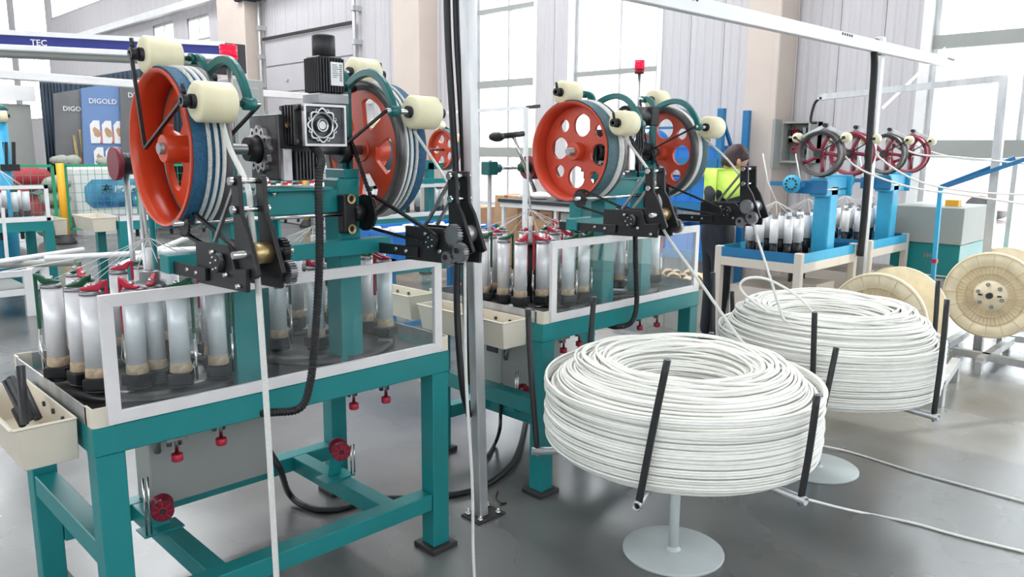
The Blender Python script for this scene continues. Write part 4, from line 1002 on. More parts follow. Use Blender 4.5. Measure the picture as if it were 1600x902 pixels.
for s in (1,):
    e = rc2 + V((1, .02, 0)).normalized() * (-.03 + .48 * s)
    G().bar((e.x, e.y, 0), (e.x, e.y, .47), .03).build('upright', M['galv'], o)
G().cyl(rc2 - V((1, .02, 0)).normalized() * .02, rc2 + V((1, .02, 0)).normalized() * .47, .014, 10).build('axle_bar', M['dark'], o)
o = thing('reel_cradle', 'grey steel cradle holding up the half hidden reel', 'frame', (rc1.x, rc1.y, 0))
for s in (1,): G().bar((rc1.x - .03 + .48 * s, rc1.y, 0), (rc1.x - .03 + .48 * s, rc1.y, .42), .03).build('upright', M['galv'], o)
G().cyl(rc1 - V((.04, 0, 0)), rc1 + V((.46, 0, 0)), .014, 10).build('axle_bar', M['dark'], o)

# ================================================================ RIGHT BACKGROUND
def pbox(name, mname, px0, py0, px1, py1, ax, v, depth, label=None, cat=None, parent=None, bevel=0, group=None):
    """box whose front face fills the rectangle seen at a given plane, going back by depth"""
    a = at(px0, py0, ax, v); b_ = at(px1, py1, ax, v)
    lo = V((min(a.x, b_.x), min(a.y, b_.y), min(a.z, b_.z))); hi = V((max(a.x, b_.x), max(a.y, b_.y), max(a.z, b_.z)))
    if ax == 'x': hi.x = v + depth
    else: hi.y = v + depth
    o = G().box(lo, hi).build(name, M[mname], parent, bevel)
    if label: tag(o, label, cat, group)
    return o, lo, hi
# machine cabinet, grey over teal
o = thing('control_cabinet', 'grey and teal machine cabinet beside the right window', 'cabinet', (6.35, .0, 0))
a, b_ = at(1398, 320, 'x', 6.3), at(1498, 405, 'x', 6.3)
G().box((6.3, b_.y, .50), (7.0, a.y, .78)).build('lower_body', M['teal'], o, bevel=.006)
G().box((6.28, b_.y - .01, .78), (7.0, a.y + .02, a.z)).build('upper_body', M['panelgrey'], o, bevel=.006)
G().box((6.4, b_.y + .05, .0), (6.9, a.y - .05, .50)).build('base', M['white'], o)
q = G()
for k in range(5): q.box((6.296, a.y - .32 + k * .012, .66 + (k % 2) * .01), (6.3, a.y - .312 + k * .012, .70 - (k % 2) * .008))
q.build('emblem', M['steel'], o); G().box((6.29, b_.y, .515), (6.3, a.y, .525)).build('bright_strip', M['label'], o)
G().box((6.5, b_.y + .1, a.z), (6.58, b_.y + .2, a.z + .05)).build('yellow_switch', M['yellow'], o)
# blue two-armed stand
o = thing('blue_stand', 'blue steel stand with two slanting arms in front of the right window', 'stand', tuple(at(1462, 450, 'z', 0)))
b0 = at(1470, 292, 'x', 6.0); G().bar((b0.x, b0.y - .02, 0), b0, .03).build('upright', M['skyblue'], o)
G().bar(b0, at(1585, 247, 'x', 6.35), .022, .03).build('arm', M['bluepaint'], o); G().bar(b0 + V((0, 0, -.01)), at(1620, 243, 'x', 6.1), .022, .03).build('arm', M['bluepaint'], o)
G().box((b0.x - .02, b0.y - .03, .66), (b0.x + .02, b0.y + .01, .69)).build('red_clip', M['red'], o)
G().box((b0.x - .15, b0.y - .2, 0), (b0.x + .15, b0.y + .15, .02)).build('foot', M['bluepaint'], o)
# tall grey lighting frame at right
o = thing('rope_gantry', 'pale grey overhead frame with slotted bar, right of the small machines', 'frame', (6.0, -.5, 0))
pt = at(1570, 122, 'x', 6.2); G().bar((pt.x, pt.y - .03, 0), pt, .06).build('post', M['galv'], o)
pe = at(1282, 152, 'x', 6.2); G().bar(pt, pe, .04, .05).build('bar', M['galv'], o); G().bar(pt, at(1543, 130, 'x', 6.9), .04, .04).build('bar', M['galv'], o)
G().bar((pe.x, pe.y, pe.z), (6.2, pe.y, pe.z - .02), .04).build('bar_end', M['galv'], o)
cable([pe, pe + V((0, .05, -.06)), pe + V((0, .07, -.2)), at(1277, 192, 'x', 6.2)], .012, 'short black cable hanging from the end of the grey frame')
tag(G().bar(at(1378, 170, 'y', .5), at(1555, 0, 'y', .2), .012, .02).build('tie_wire', M['white']), 'thin white tie rod slanting up to the right across the window', 'rod')
# open electrical box
o = thing('electrical_box', 'open grey wall electrical box full of wiring behind the small wheels', 'electrical box', tuple(at(1250, 250, 'x', 7.0)))
a, b_ = at(1222, 190, 'x', 7.1), at(1262, 255, 'x', 7.1)
G().box((7.28, b_.y, b_.z), (7.38, a.y, a.z)).build('back_plate', M['panelgrey'], o)
for aa, bb in (((7.1, b_.y, b_.z), (7.38, b_.y + .02, a.z)), ((7.1, a.y - .02, b_.z), (7.38, a.y, a.z)), ((7.1, b_.y + .02, a.z - .02), (7.38, a.y - .02, a.z)), ((7.1, b_.y + .02, b_.z), (7.38, a.y - .02, b_.z + .02))): G().box(aa, bb).build('side', M['panelgrey'], o)
G().box((6.96, a.y, b_.z - .06), (7.1, a.y + .03, a.z + .02)).build('open_door', M['panelgrey'], o)
rn = random.Random(4)
for k in range(16):
    y = rn.uniform(b_.y + .05, a.y - .1); z = rn.uniform(b_.z + .06, a.z - .1); G().box((7.2, y, z), (7.28, y + rn.uniform(.03, .09), z + rn.uniform(.03, .07))).build('component', rn.choice([M['dark'], M['dark'], M['steel'], M['maroon'], M['label'], M['teal']]), o)
G().tube([V((7.2, rn.uniform(b_.y + .04, a.y - .04), rn.uniform(b_.z + .05, a.z - .05))) for k in range(14)], .008, 6).build('wiring', M['red'], o)

# ================================================================ PERSON
def person():
    o = thing('person', 'worker with dark hair, face mask and yellow-shouldered navy jacket, looking down', 'person', (4.60, .91, 0))
    c = V((4.60, .91, 0))   # facing towards the small machine, body turned
    f = V((.80, -.60, 0)).normalized(); l = V((0, 0, 1)).cross(f)
    def P(a, b_, z): return c + l * a + f * b_ + V((0, 0, z))
    def skin(name, mt, nodes, edges, parent, lv=2, root=0):
        me = bpy.data.meshes.new(name); me.from_pydata([n[0] - V(o.location) for n in nodes], edges, []); ob = bpy.data.objects.new(name, me); COL.objects.link(ob); ob.parent = parent
        bm = bmesh.new(); bm.from_mesh(me); ly = bm.verts.layers.skin.verify(); bm.verts.ensure_lookup_table()
        for i, v in enumerate(bm.verts): v[ly].radius = nodes[i][1]; v[ly].use_root = (i == root)
        bm.to_mesh(me); bm.free(); me.materials.append(mt)
        ob.modifiers.new('skin', 'SKIN'); s = ob.modifiers.new('sub', 'SUBSURF'); s.levels = lv; s.render_levels = lv; WL[ob.name] = WL[o.name]
        for p in me.polygons: p.use_smooth = True
        ob.modifiers['skin'].use_smooth_shade = True
        return ob
    n = [(P(0, 0, .86), (.15, .11)), (P(0, 0, 1.0), (.135, .10)), (P(0, .01, 1.14), (.15, .105)), (P(0, .03, 1.24), (.15, .09)), (P(0, .045, 1.305), (.06, .055)), (P(0, .065, 1.36), (.045, .045)),
         (P(.17, .03, 1.235), (.062, .06)), (P(.215, .05, 1.08), (.052, .052)), (P(.20, .18, .97), (.042, .042)), (P(.15, .32, .98), (.034, .034)),
         (P(-.17, .03, 1.235), (.062, .06)), (P(-.215, .05, 1.08), (.052, .052)), (P(-.20, .18, .97), (.042, .042)), (P(-.15, .32, .98), (.034, .034)),
         (P(.085, 0, .78), (.085, .09)), (P(.095, .01, .46), (.062, .065)), (P(.095, -.02, .10), (.045, .05)), (P(-.085, 0, .78), (.085, .09)), (P(-.095, .01, .46), (.062, .065)), (P(-.095, -.02, .10), (.045, .05))]
    e = [(0, 1), (1, 2), (2, 3), (3, 4), (4, 5), (3, 6), (6, 7), (7, 8), (8, 9), (3, 10), (10, 11), (11, 12), (12, 13), (0, 14), (14, 15), (15, 16), (0, 17), (17, 18), (18, 19)]
    body = skin('body', M['navy'], n, e, o)
    # yellow yoke over shoulders and upper back
    g = G(); rings = []
    n2 = [(P(-.185, .02, 1.225), (.074, .085)), (P(-.09, .015, 1.25), (.092, .118)), (P(0, .01, 1.25), (.096, .128)), (P(.09, .015, 1.25), (.092, .118)), (P(.185, .02, 1.225), (.074, .085)), (P(.205, .04, 1.16), (.066, .068)), (P(-.205, .04, 1.16), (.066, .068))]
    skin('hi_vis_yoke', M['hivis'], n2, [(0, 1), (1, 2), (2, 3), (3, 4), (4, 5), (0, 6)], o, root=2)
    G().lathe(P(0, .05, 1.315), (0, .1, 1), [(.062, 0), (.058, .03), (.052, .032)], 20, False).build('collar', M['navy'], o)
    # head, tilted down
    hc = P(0, .105, 1.435); m = Matrix.Rotation(R(24), 3, l); m = m if (m @ V((0, 0, 1))).dot(f) > 0 else Matrix.Rotation(R(-24), 3, l)
    fx, lx, ux = m @ f, l, m @ V((0, 0, 1))
    def H(a, b_, z): return hc + lx * a + fx * b_ + ux * z
    g = G(); N_ = 20; K = 16; vs = []
    for i in range(K + 1):
        t = math.pi * i / K; z = math.cos(t)
        for k in range(N_):
            a = 2 * math.pi * k / N_; x = math.sin(t) * math.cos(a) * .074; y = math.sin(t) * math.sin(a) * .094; zz = z * .112
            if z < 0: q = 1 + .28 * z; x *= q; y = y * (1 + .12 * z) + .012 * (-z)
            if abs(x) < .016 and y > .06 and -.035 < zz < .012: y += .014
            if y > .06 and .01 < zz < .03 and .02 < abs(x) < .05: y -= .006
            vs.append(H(x, y, zz))
    fs = [(i * N_ + k, i * N_ + (k + 1) % N_, (i + 1) * N_ + (k + 1) % N_, (i + 1) * N_ + k) for i in range(K) for k in range(N_)]
    head = G().add(vs, fs, True).build('head', M['skin'], o)
    g = G()
    for s in (-1, 1): g.ico(H(s * .076, -.005, -.012), .02, 2, (.6, 1, 1.3))
    g.build('ears', M['skin'], head)
    g = G()
    for s in (-1, 1): g.ico(H(s * .03, .086, .008), .009, 2)
    g.build('eyes', M['dark'], head)
    vs = []; N_ = 28; K = 12
    for i in range(K + 1):
        t = (math.pi * .60) * i / K
        for k in range(N_):
            a = 2 * math.pi * k / N_; fr = math.sin(a); tt = t * ((1.18 if fr < -.35 else 1.18 - .38 * (fr + .35) / .65) if fr < .3 else .80 - .22 * (fr - .3) / .7); jig = 1 + .012 * math.sin(7 * a + i)
            vs.append(H(math.sin(tt) * math.cos(a) * .080 * jig, math.sin(tt) * math.sin(a) * .100 * jig - .004, math.cos(tt) * .120 * jig + .004))
    fs = [(i * N_ + k, i * N_ + (k + 1) % N_, (i + 1) * N_ + (k + 1) % N_, (i + 1) * N_ + k) for i in range(K) for k in range(N_)]
    hr = G().add(vs, fs, True).build('hair', M['hair'], o); so = hr.modifiers.new('t', 'SOLIDIFY'); so.thickness = .008
    vs = []
    for i in range(7):
        for k in range(9):
            a = -1.0 + 2.0 * k / 8; z = -.012 - .078 * i / 6; bul = 1 + .10 * math.sin(math.pi * i / 6)
            vs.append(H(math.sin(a) * .073 * bul, math.cos(a) * .098 * bul + .006, z))
    mk = G().add(vs, [(i * 9 + k, i * 9 + k + 1, (i + 1) * 9 + k + 1, (i + 1) * 9 + k) for i in range(6) for k in range(8)], True).build('face_mask', M['mask'], o)
    so = mk.modifiers.new('t', 'SOLIDIFY'); so.thickness = .003
    for s in (-1, 1):
        w_ = P(s * .15, .32, .98); hd = [(w_, .030), (w_ + f * .05, .034), (w_ + f * .09, .034)]; nodes = [(p, (r_, r_ * .5)) for p, r_ in hd]; ed = [(0, 1), (1, 2)]
        for j in range(4):
            b0 = len(nodes); base = w_ + f * .09 + l * (-.026 + .0175 * j); ln = (.062, .072, .068, .052)[j]
            nodes += [(base, (.009, .009)), (base + f * ln * .5 + V((0, 0, -.008)), (.0085, .0085)), (base + f * ln * .85 + V((0, 0, -.026)), (.0075, .0075))]; ed += [(2, b0), (b0, b0 + 1), (b0 + 1, b0 + 2)]
        b0 = len(nodes); tb = w_ + f * .03 - l * s * .028; nodes += [(tb, (.011, .011)), (tb - l * s * .022 + f * .035, (.009, .009)), (tb - l * s * .026 + f * .06, (.008, .008))]; ed += [(0, b0), (b0, b0 + 1), (b0 + 1, b0 + 2)]
        skin('hand', M['skin'], nodes, ed, o, 1)
        x = s * .095; q = G().lathe(P(x, -.02, .10), (0, 0, -1), [(.05, 0), (.055, .06), (.055, .1)], 14); q.box(tuple(P(x, .03, 0) - V((.05, .08, 0))), tuple(P(x, .03, 0) + V((.05, .10, .075))))
        q.build('shoe', M['dark'], o, bevel=.02, seg=2)
person()

# ================================================================ BLUE SHELF RACK, BENCH, CARTONS
rk = thing('shelf_rack', 'tall blue steel shelf rack against the far wall behind the worker', 'shelf rack', (6.6, 2.5, 0))
ya, yb = 2.02, 3.35
for x in (6.45, 6.95):
    for y in (ya, yb): G().box((x - .03, y - .035, 0), (x + .03, y + .035, 1.92 if y == ya else 1.90)).build('upright', M['bluepaint'], rk, bevel=.004)
for z in (.45, .95, 1.40):
    G().box((6.42, ya, z), (6.98, yb, z + .025)).build('shelf', M['bluepaint'], rk); G().box((6.41, ya, z - .06), (6.44, yb, z + .03)).build('shelf_beam', M['bluepaint'], rk)
G().bar((6.95, ya, 1.15), (6.45, ya, 1.85), .03).build('brace', M['bluepaint'], rk); G().bar((6.45, ya, 1.74), (6.45, yb, 1.74), .025).build('brace', M['bluepaint'], rk)
rn = random.Random(9)
def bin_(x0, y0, z0, x1, y1, z1, mt, label, cat='crate', nm='plastic_crate', group='blue crates'):
    t = .012; g = G(); A = rect(x0, y0, x1, y1); B = rect(x0 + t, y0 + t, x1 - t, y1 - t)
    vs = [(*p, z0) for p in A] + [(*p, z1) for p in A] + [(*p, z1) for p in B] + [(*p, z0 + t) for p in B]
    g.add(vs, [(3, 2, 1, 0)] + [(i, (i + 1) % 4, 4 + (i + 1) % 4, 4 + i) for i in range(4)] + [(4 + i, 4 + (i + 1) % 4, 8 + (i + 1) % 4, 8 + i) for i in range(4)] + [(8 + i, 8 + (i + 1) % 4, 12 + (i + 1) % 4, 12 + i) for i in range(4)] + [(12, 13, 14, 15)])
    o = thing(nm, label, cat, ((x0 + x1) / 2, (y0 + y1) / 2, z0), group); g.build('crate_shell', mt, o)
    q = G(); q.box((x0 - .008, y0 - .008, z1 - .025), (x1 + .008, y0, z1)); q.box((x0 - .008, y0 - .008, z1 - .025), (x0, y1, z1)); q.box((x0 - .008, y1, z1 - .025), (x1 + .008, y1 + .008, z1)); q.build('crate_lip', mt, o)
    for k in range(3): G().box((x0 - .005, y0 + (y1 - y0) * (k + .5) / 3 - .008, z0 + .01), (x0, y0 + (y1 - y0) * (k + .5) / 3 + .008, z1 - .025)).build('crate_rib', mt, o)
    return o
bl = [('blue crate on the rack bottom shelf, nearer the column', 2.08, 2.62, .475), ('blue crate on the rack bottom shelf, farther from the column', 2.70, 3.28, .475), ('blue crate on the middle rack shelf by the worker', 2.08, 2.62, .98), ('blue crate on the middle rack shelf behind the wheel', 2.70, 3.28, .98)]
for lb, y0, y1, z in bl: bin_(6.46, y0, z, 6.9, y1, z + .26, M['crate'], lb)
bin_(6.46, 2.08, 1.43, 6.9, 2.62, 1.56, M['crate'], 'shallow blue crate on the rack top shelf')
for k, (y, z, s) in enumerate(((2.3, 1.27, .10), (2.44, 1.26, .09), (2.95, 1.27, .11))):
    tag(G().ico((6.58, y, z), s, 2, (1, 1.3, .55)).build('wrapped_parcel', M['label']), ('white parcel on the middle rack crate, right', 'white parcel beside it towards the wheel', 'white parcel at the far end of the middle rack shelf')[k], 'parcel', 'white parcels on the rack')
tag(G().ico((6.6, 2.9, 1.585), .15, 3).build('blue_ball', M['crate']), 'round blue tub seen through the wheel hole, on the rack', 'tub')
tag(G().ico((6.6, 2.35, 1.61), .08, 2, (1, 1.6, .6)).build('wrapped_parcel', M['cork']), 'brownish wrapped parcel on the top rack crate', 'parcel')
wb = thing('workbench', 'white workbench with black top below the windows', 'workbench', (6.5, 3.9, 0))
G().box((6.2, 3.1, .86), (6.95, 4.95, .90)).build('top', M['dark'], wb); G().box((6.22, 3.12, .80), (6.93, 4.93, .86)).build('apron', M['white'], wb)
for x in (6.24, 6.88):
    for y in (3.15, 4.0, 4.88): G().box((x, y, 0), (x + .04, y + .04, .80)).build('leg', M['white'], wb)
G().box((6.26, 3.6, .0), (6.9, 3.95, .78)).build('side_cabinet', M['panelgrey'], wb)
for k, (y, s) in enumerate(((3.4, .12), (3.75, .09), (4.1, .13), (4.5, .10), (4.72, .08))):
    tag(G().ico((6.5, y, .90 + s * .45), s, 2, (1, 1.4, .5)).build('cloth_bundle', M['label']), ('white bundle on the workbench, rightmost', 'small white bundle second from the right on the workbench', 'large white bundle mid workbench', 'white bundle left of the middle of the workbench', 'white bundle at the left end of the workbench')[k], 'bundle', 'white bundles on the workbench')
def carton(x0, y0, z0, x1, y1, z1, label, lean=0):
    o = thing('cardboard_carton', label, 'carton', ((x0 + x1) / 2, (y0 + y1) / 2, z0), 'cardboard cartons')
    G().box((x0, y0, z0), (x1, y1, z1), lean).build('carton_body', M['card'], o, bevel=.006)
    G().box((x0 - .002, (y0 + y1) / 2 - .025, z1 - .1), (x1, (y0 + y1) / 2 + .025, z1 + .002), lean, ((x0 + x1) / 2, (y0 + y1) / 2, (z0 + z1) / 2)).build('tape', M['cardr'], o)
    q = G()
    for k in range(3): q.box((x0 - .003, y0 + .06, z0 + .12 + k * .05), (x0, y0 + .06 + .08 * (k + 1) / 2, z0 + .14 + k * .05))
    if not lean: q.build('carton_print', M['cardr'], o)
carton(6.3, 4.1, 0, 6.75, 4.7, .50, 'cardboard carton on the floor under the workbench, left'); carton(6.32, 4.14, .50, 6.72, 4.6, .78, 'cardboard carton stacked on another under the workbench')
carton(6.35, 3.12, 0, 6.75, 3.55, .72, 'tall printed carton under the workbench beside the teal post')
carton(6.5, 5.0, 0, 7.0, 5.35, .92, 'tall cardboard carton leaning at the left end of the workbench', .25); carton(6.6, 5.6, 0, 7.1, 6.6, .45, 'low wide carton below the left window'); carton(6.65, 5.75, .45, 7.05, 6.5, .72, 'carton stacked on the low wide one below the left window')
carton(6.2, 7.2, 0, 6.8, 8.3, .35, 'low carton on the floor beyond the nearest machine'); carton(6.3, 7.3, .35, 6.8, 7.9, .60, 'small carton on top of the low carton beyond the machine')
# grey bin with parts near the worker's legs
bin_(5.0, 1.35, 0.0, 5.5, 1.9, .40, M['panelgrey'], 'grey bin of loose parts on the floor behind the second machine', 'bin', 'parts_bin', None)
for k in range(9):
    tag(G().tubering((5.08 + .13 * (k % 3), 1.45 + .14 * (k // 3), .39 + .02 * (k % 2)), (1, .2 * k, .6), [(.06, 0), (.06, .04), (.03, .04), (.03, 0)], 14).build('empty_spool', M['cork']), 'empty tan spool heaped in the grey bin of parts', 'spool', 'empty spools in the grey bin')
# grey machine head on M2 : rope guide with lever and disc
gs = thing('rope_guide', 'grey rod stand with teal clamp, lever and dark red disc left of the second wheel', 'guide', (2.0, .62, .78))
yp = .62; p = at(765, 250, 'y', yp); G().cyl((p.x, yp, .80), p, .011, 12).build('rod', M['galv'], gs)
a = at(765, 263, 'y', yp); G().box((a.x - .03, yp - .03, a.z - .032), (a.x + .03, yp + .03, a.z + .032)).build('clamp', M['teal2'], gs, bevel=.004); G().cyl(a, at(780, 263, 'y', yp), .022, 14).build('clamp_neck', M['teal2'], gs)
b_ = at(838, 262, 'y', yp); G().cyl(a, b_, .008, 10).build('cross_rod', M['chrome'], gs); G().cyl(at(812, 262, 'y', yp), at(826, 262, 'y', yp), .02, 12, .035).build('green_collar', M['green'], gs)
G().cyl(at(824, 262, 'y', yp), at(846, 262, 'y', yp), .058, 28).build('red_disc', M['dred'], gs)
G().cyl(at(802, 214, 'y', yp - .05), at(836, 299, 'y', yp - .05), .010, 12).build('lever', M['chrome'], gs)
G().cyl(at(783, 213, 'y', yp - .05), at(817, 209, 'y', yp - .05), .014, 12).build('lever_handle', M['black'], gs); G().ico(at(776, 214, 'y', yp - .05), .034, 2, (1.3, 1, .7)).build('lever_knob', M['rubber'], gs)
gs = thing('rope_guide', 'dark disc on a rod behind the left orange wheel of the nearest machine', 'guide', (.15, .66, .78))
yp = .66; p = at(188, 400, 'y', yp)
G().cyl(at(176, 256, 'y', yp), at(186, 256, 'y', yp), .055, 24).build('disc', M['dred'], gs); G().cyl(at(183, 256, 'y', yp), at(206, 256, 'y', yp), .036, 20).build('disc_boss', M['black'], gs); a = at(196, 256, 'y', yp)
G().cyl((a.x, yp, .80), a, .009, 10).build('rod', M['galv'], gs)
for px_, r_ in ((222, .0075), (237, .010)):
    p = at(px_, 345, 'y', .44); tag(G().cyl((p.x, .44, .80), at(px_ - 3, 300, 'y', .44), r_, 12).build('guide_rod', M['galv'] if px_ < 230 else M['teal']), 'thin %s rod rising behind the orange wheel rim' % ('steel' if px_ < 230 else 'teal'), 'rod')
# white light-frame beside the left window
o = thing('rope_gantry', 'slim white overhead frame in front of the left window', 'frame', (4.6, 3.2, 0))
pt = at(822, 168, 'x', 4.6); G().bar((pt.x, pt.y, 0), pt, .035).build('post', M['white'], o); G().bar(pt, at(700, 176, 'x', 4.6), .03).build('bar', M['white'], o); G().bar(pt, at(842, 166, 'x', 4.9), .03).build('bar_end', M['dark'], o)

# ================================================================ LEFT AND MIDDLE BACKGROUND
# blue cart of white bobbins behind the nearest machine
o = thing('parts_cart', 'blue steel cart behind the right wheel of the nearest machine', 'cart', (3.4, 3.0, 0))
x0, y0, x1, y1 = 2.95, 2.75, 4.15, 3.45
for x in (x0, x1 - .05):
    for y in (y0, y1 - .05): G().box((x, y, 0), (x + .05, y + .05, .66)).build('leg', M['bluepaint'], o)
G().box((x0, y0, .60), (x1, y1, .66)).build('top', M['bluepaint'], o); G().box((x0, y0, .10), (x1, y0 + .04, .14)).build('lower_rail', M['bluepaint'], o); G().box((x0, y0, .10), (x0 + .04, y1, .14)).build('lower_rail', M['bluepaint'], o)
bin_(x0 + .05, y0 + .03, .66, x1 - .05, y1 - .03, .86, M['crate'], 'big blue crate of white yarn bobbins on the blue cart')
k = 0
for i in range(9):
    for j in range(5):
        x = x0 + .14 + i * .115; y = y0 + .12 + j * .11
        tag(G().cyl((x - .045, y, .80 + .012 * ((i + j) % 3)), (x + .05, y + .01 * (i % 3), .80 + .012 * ((i + j) % 3)), .035, 12).build('yarn_cone', M['label']), 'white yarn bobbin lying in the big blue crate', 'bobbin', 'white bobbins in the blue crate')

def far_machine(x0, y0, label, wheels=None, heads=True, Lx=1.3, W=.75, H=.776, guard=True, seed=1):
    o = thing('braiding_machine', label, 'machine', (x0, y0, 0), 'teal braiding machines in the background'); T = M['teal']; rn = random.Random(seed)
    for a, b_ in (((0, 0, H - .09), (Lx, .08, H)), ((0, W - .08, H - .09), (Lx, W, H)), ((0, .08, H - .09), (.08, W - .08, H)), ((Lx - .08, .08, H - .09), (Lx, W - .08, H)), ((.08, .01, .17), (Lx - .08, .07, .24))):
        G().box((x0 + a[0], y0 + a[1], a[2]), (x0 + b_[0], y0 + b_[1], b_[2])).build('table_beam', T, o)
    for x in (0, Lx - .08):
        for y in (0, W - .08):
            l = G().box((x0 + x, y0 + y, .02), (x0 + x + .08, y0 + y + .08, H - .09)).build('leg', T, o); G().box((x0 + x - .02, y0 + y - .02, 0), (x0 + x + .1, y0 + y + .1, .02)).build('foot_plate', M['dark'], l)
    G().box((x0 + .02, y0 + .02, H - .01), (x0 + Lx - .02, y0 + W - .02, H + .005)).build('deck', M['deck'], o)
    G().box((x0, y0, H), (x0 + Lx, y0 + .006, H + .05)).build('rim_strip', M['white'], o); G().box((x0, y0, H), (x0 + .006, y0 + W, H + .05)).build('rim_strip', M['white'], o)
    if guard:
        gd = G().box((x0 + .03, y0 - .002, H + .03), (x0 + Lx - .03, y0 + .002, H + .34)).build('acrylic_guard', M['acry'], o)
        for a, b_ in (((.02, H + .315), (Lx - .02, H + .35)), ((.02, H + .003), (Lx - .02, H + .035)), ((.02, H), (.055, H + .35)), ((Lx - .055, H), (Lx - .02, H + .35))): G().box((x0 + a[0], y0 - .008, a[1]), (x0 + b_[0], y0 + .008, b_[1])).build('guard_frame_rail', M['white'], gd)
    for hx in ((.32, .96) if heads else ()):
        for k in range(10):
            a = 2 * math.pi * k / 10; x, y = x0 + hx + .22 * math.cos(a), y0 + .38 + .22 * math.sin(a)
            b_ = G().cyl((x, y, H + .09), (x, y, H + .28), .028, 12).build('yarn_spool', M['yarn'], o); G().cyl((x, y, H + .01), (x, y, H + .09), .026, 8).build('carrier', M['black'], b_)
            G().box((x - .03, y - .01, H + .28), (x + .03, y + .01, H + .31)).build('tension_arm', M['red'] if k % 2 else M['green'], b_)
        q = G()
        for k in range(10):
            a = 2 * math.pi * k / 10; q.tube([(x0 + hx, y0 + .38, H + .50), (x0 + hx + .2 * math.cos(a), y0 + .38 + .2 * math.sin(a), H + .33)], .002, 4)
        q.build('yarn_fan', M['fiber'], o, kind='stuff')
    q = G()
    for k in range(6): q.cyl((x0 + .2 + k * .17, y0 + .1, H - .17), (x0 + .2 + k * .17, y0 + .1, H - .09), .018, 8)
    q.build('stems', M['dark'], o, kind='stuff')
    if wheels:
        for x in (.42, .82): G().box((x0 + x, y0 + .1, H), (x0 + x + .08, y0 + .18, 1.38)).build('gantry_post', T, o)
        G().box((x0 + .2, y0 + .1, 1.28), (x0 + 1.05, y0 + .18, 1.35)).build('gantry_beam', T, o); G().box((x0 + .2, y0 + .04, 1.13), (x0 + 1.05, y0 + .1, 1.18)).build('gantry_beam', T, o)
        G().cyl((x0 + .15, y0 + .14, SHZ), (x0 + 1.15, y0 + .14, SHZ), .016, 10).build('main_shaft', M['steel'], o)
        G().box((x0 + .5, y0 + .05, 1.38), (x0 + .7, y0 + .25, 1.6)).build('gearbox', M['cast'], o)
        for wx in (.22, 1.08):
            w_ = G().tubering((x0 + wx - .06, y0 + .14, SHZ), (1, 0, 0), [(.22, 0), (.22, .12), (.20, .12), (.20, 0)], 40).build('rope_wheel', M['orange2'], o)
            G().plate(circ(y0 + .14, SHZ, .205, 36), [circ(y0 + .14 + .12 * math.cos(k * 1.2566), SHZ + .12 * math.sin(k * 1.2566), .047, 16) for k in range(5)], 'x', x0 + wx - .01, x0 + wx + .01).build('web', M['orange2'], w_)
            G().tubering((x0 + wx - .05, y0 + .14, SHZ), (1, 0, 0), [(.228, 0), (.228, .09), (.22, .09), (.22, 0)], 40).build('belt_lining', M['belt2'], w_)
            for yy, zz in ((.22, 1.76), (-.12, 1.62)):
                rl_ = G().cyl((x0 + wx - .05, y0 + yy, zz), (x0 + wx + .05, y0 + yy, zz), .05, 18).build('pressure_roller', M['roller'], o); G().cyl((x0 + wx - .06, y0 + yy, zz), (x0 + wx + .06, y0 + yy, zz), .018, 10).build('roller_core', M['black'], rl_)
                G().bar((x0 + wx + .065, y0 + .14, 1.72), (x0 + wx + .065, y0 + yy, zz), .016, .03).build('swing_arm', M['teal2'], o)
        for x, y in ((.2, 0), (1.0, 0)):
            G().prism([(y0 + b_[0], b_[1]) for b_ in BLOCK], 'x', x0 + x, x0 + x + .08).build('take_off_unit', M['black'], o)
            G().prism([(y0 + b_[0], b_[1]) for b_ in VERT], 'x', x0 + x + .02, x0 + x + .03).build('side_plate', M['black'], o)
    return o
M3 = at(83, 345, 'z', .776)
far_machine(M3.x - 1.3, M3.y, 'teal braiding machine at the left edge with clear guard, beyond the white bench', seed=2)
M4 = at(186, 346, 'z', .776)
far_machine(M4.x, M4.y, 'teal braiding machine behind the left orange wheel', wheels=None, heads=False, guard=False, seed=3)
far_machine(3.95, M4.y + .4, 'teal braiding machine behind the gearboxes in the middle distance', guard=False, seed=6)
M5 = at(722, 345, 'z', .76)
far_machine(5.03 - .95, 4.6, 'teal braiding machine with red wheels seen beyond the right blue belt', wheels=True, seed=4)
tray('tool_tray', M4.x - .02, M4.y + .02, M4.y + .6, .68, .82, .22, 'small cream tray on the machine behind the orange wheel')
tray('tool_tray', M3.x + .15, M3.y + .1, M3.y + .5, .62, .78, .13, 'cream tray at the right end of the machine at the left edge')
# white bench with pipes, left
o = thing('pipe_bench', 'white low steel bench at the left edge', 'bench', (.5, 5.9, 0))
p1, p2 = at(56, 492, 'z', 0), at(80, 470, 'z', 0); zt = .50; yb = p1.y
q1 = at(50, 421, 'x', p1.x)
zt = q1.z
for px_, py_ in ((p1.x, p1.y), (p2.x, p2.y), (p1.x - 1.2, p1.y), (p2.x - 1.2, p2.y)):
    G().box((px_ - .07, py_ - .03, 0), (px_, py_ + .03, zt)).build('leg', M['white'], o)
for a, b_ in (((p1.x - .03, p1.y, zt - .03), (p2.x - .03, p2.y, zt - .03)), ((p1.x - 1.3, p1.y, zt - .03), (p1.x, p1.y, zt - .03)), ((p2.x - 1.3, p2.y, zt - .03), (p2.x, p2.y, zt - .03)), ((p1.x - 1.3, p1.y, .22), (p1.x, p1.y, .22)), ((p1.x - .03, p1.y, .22), (p2.x - .03, p2.y, .22))):
    G().bar(a, b_, .052).build('rail', M['white'], o)
G().box((p1.x - 1.3, p1.y, .24), (p1.x - .03, p2.y, .26)).build('shelf', M['panelgrey'], o); G().box((p1.x - 1.3, p1.y + .03, zt - .01), (p1.x - .35, p2.y, zt)).build('bench_board', M['steel'], o)
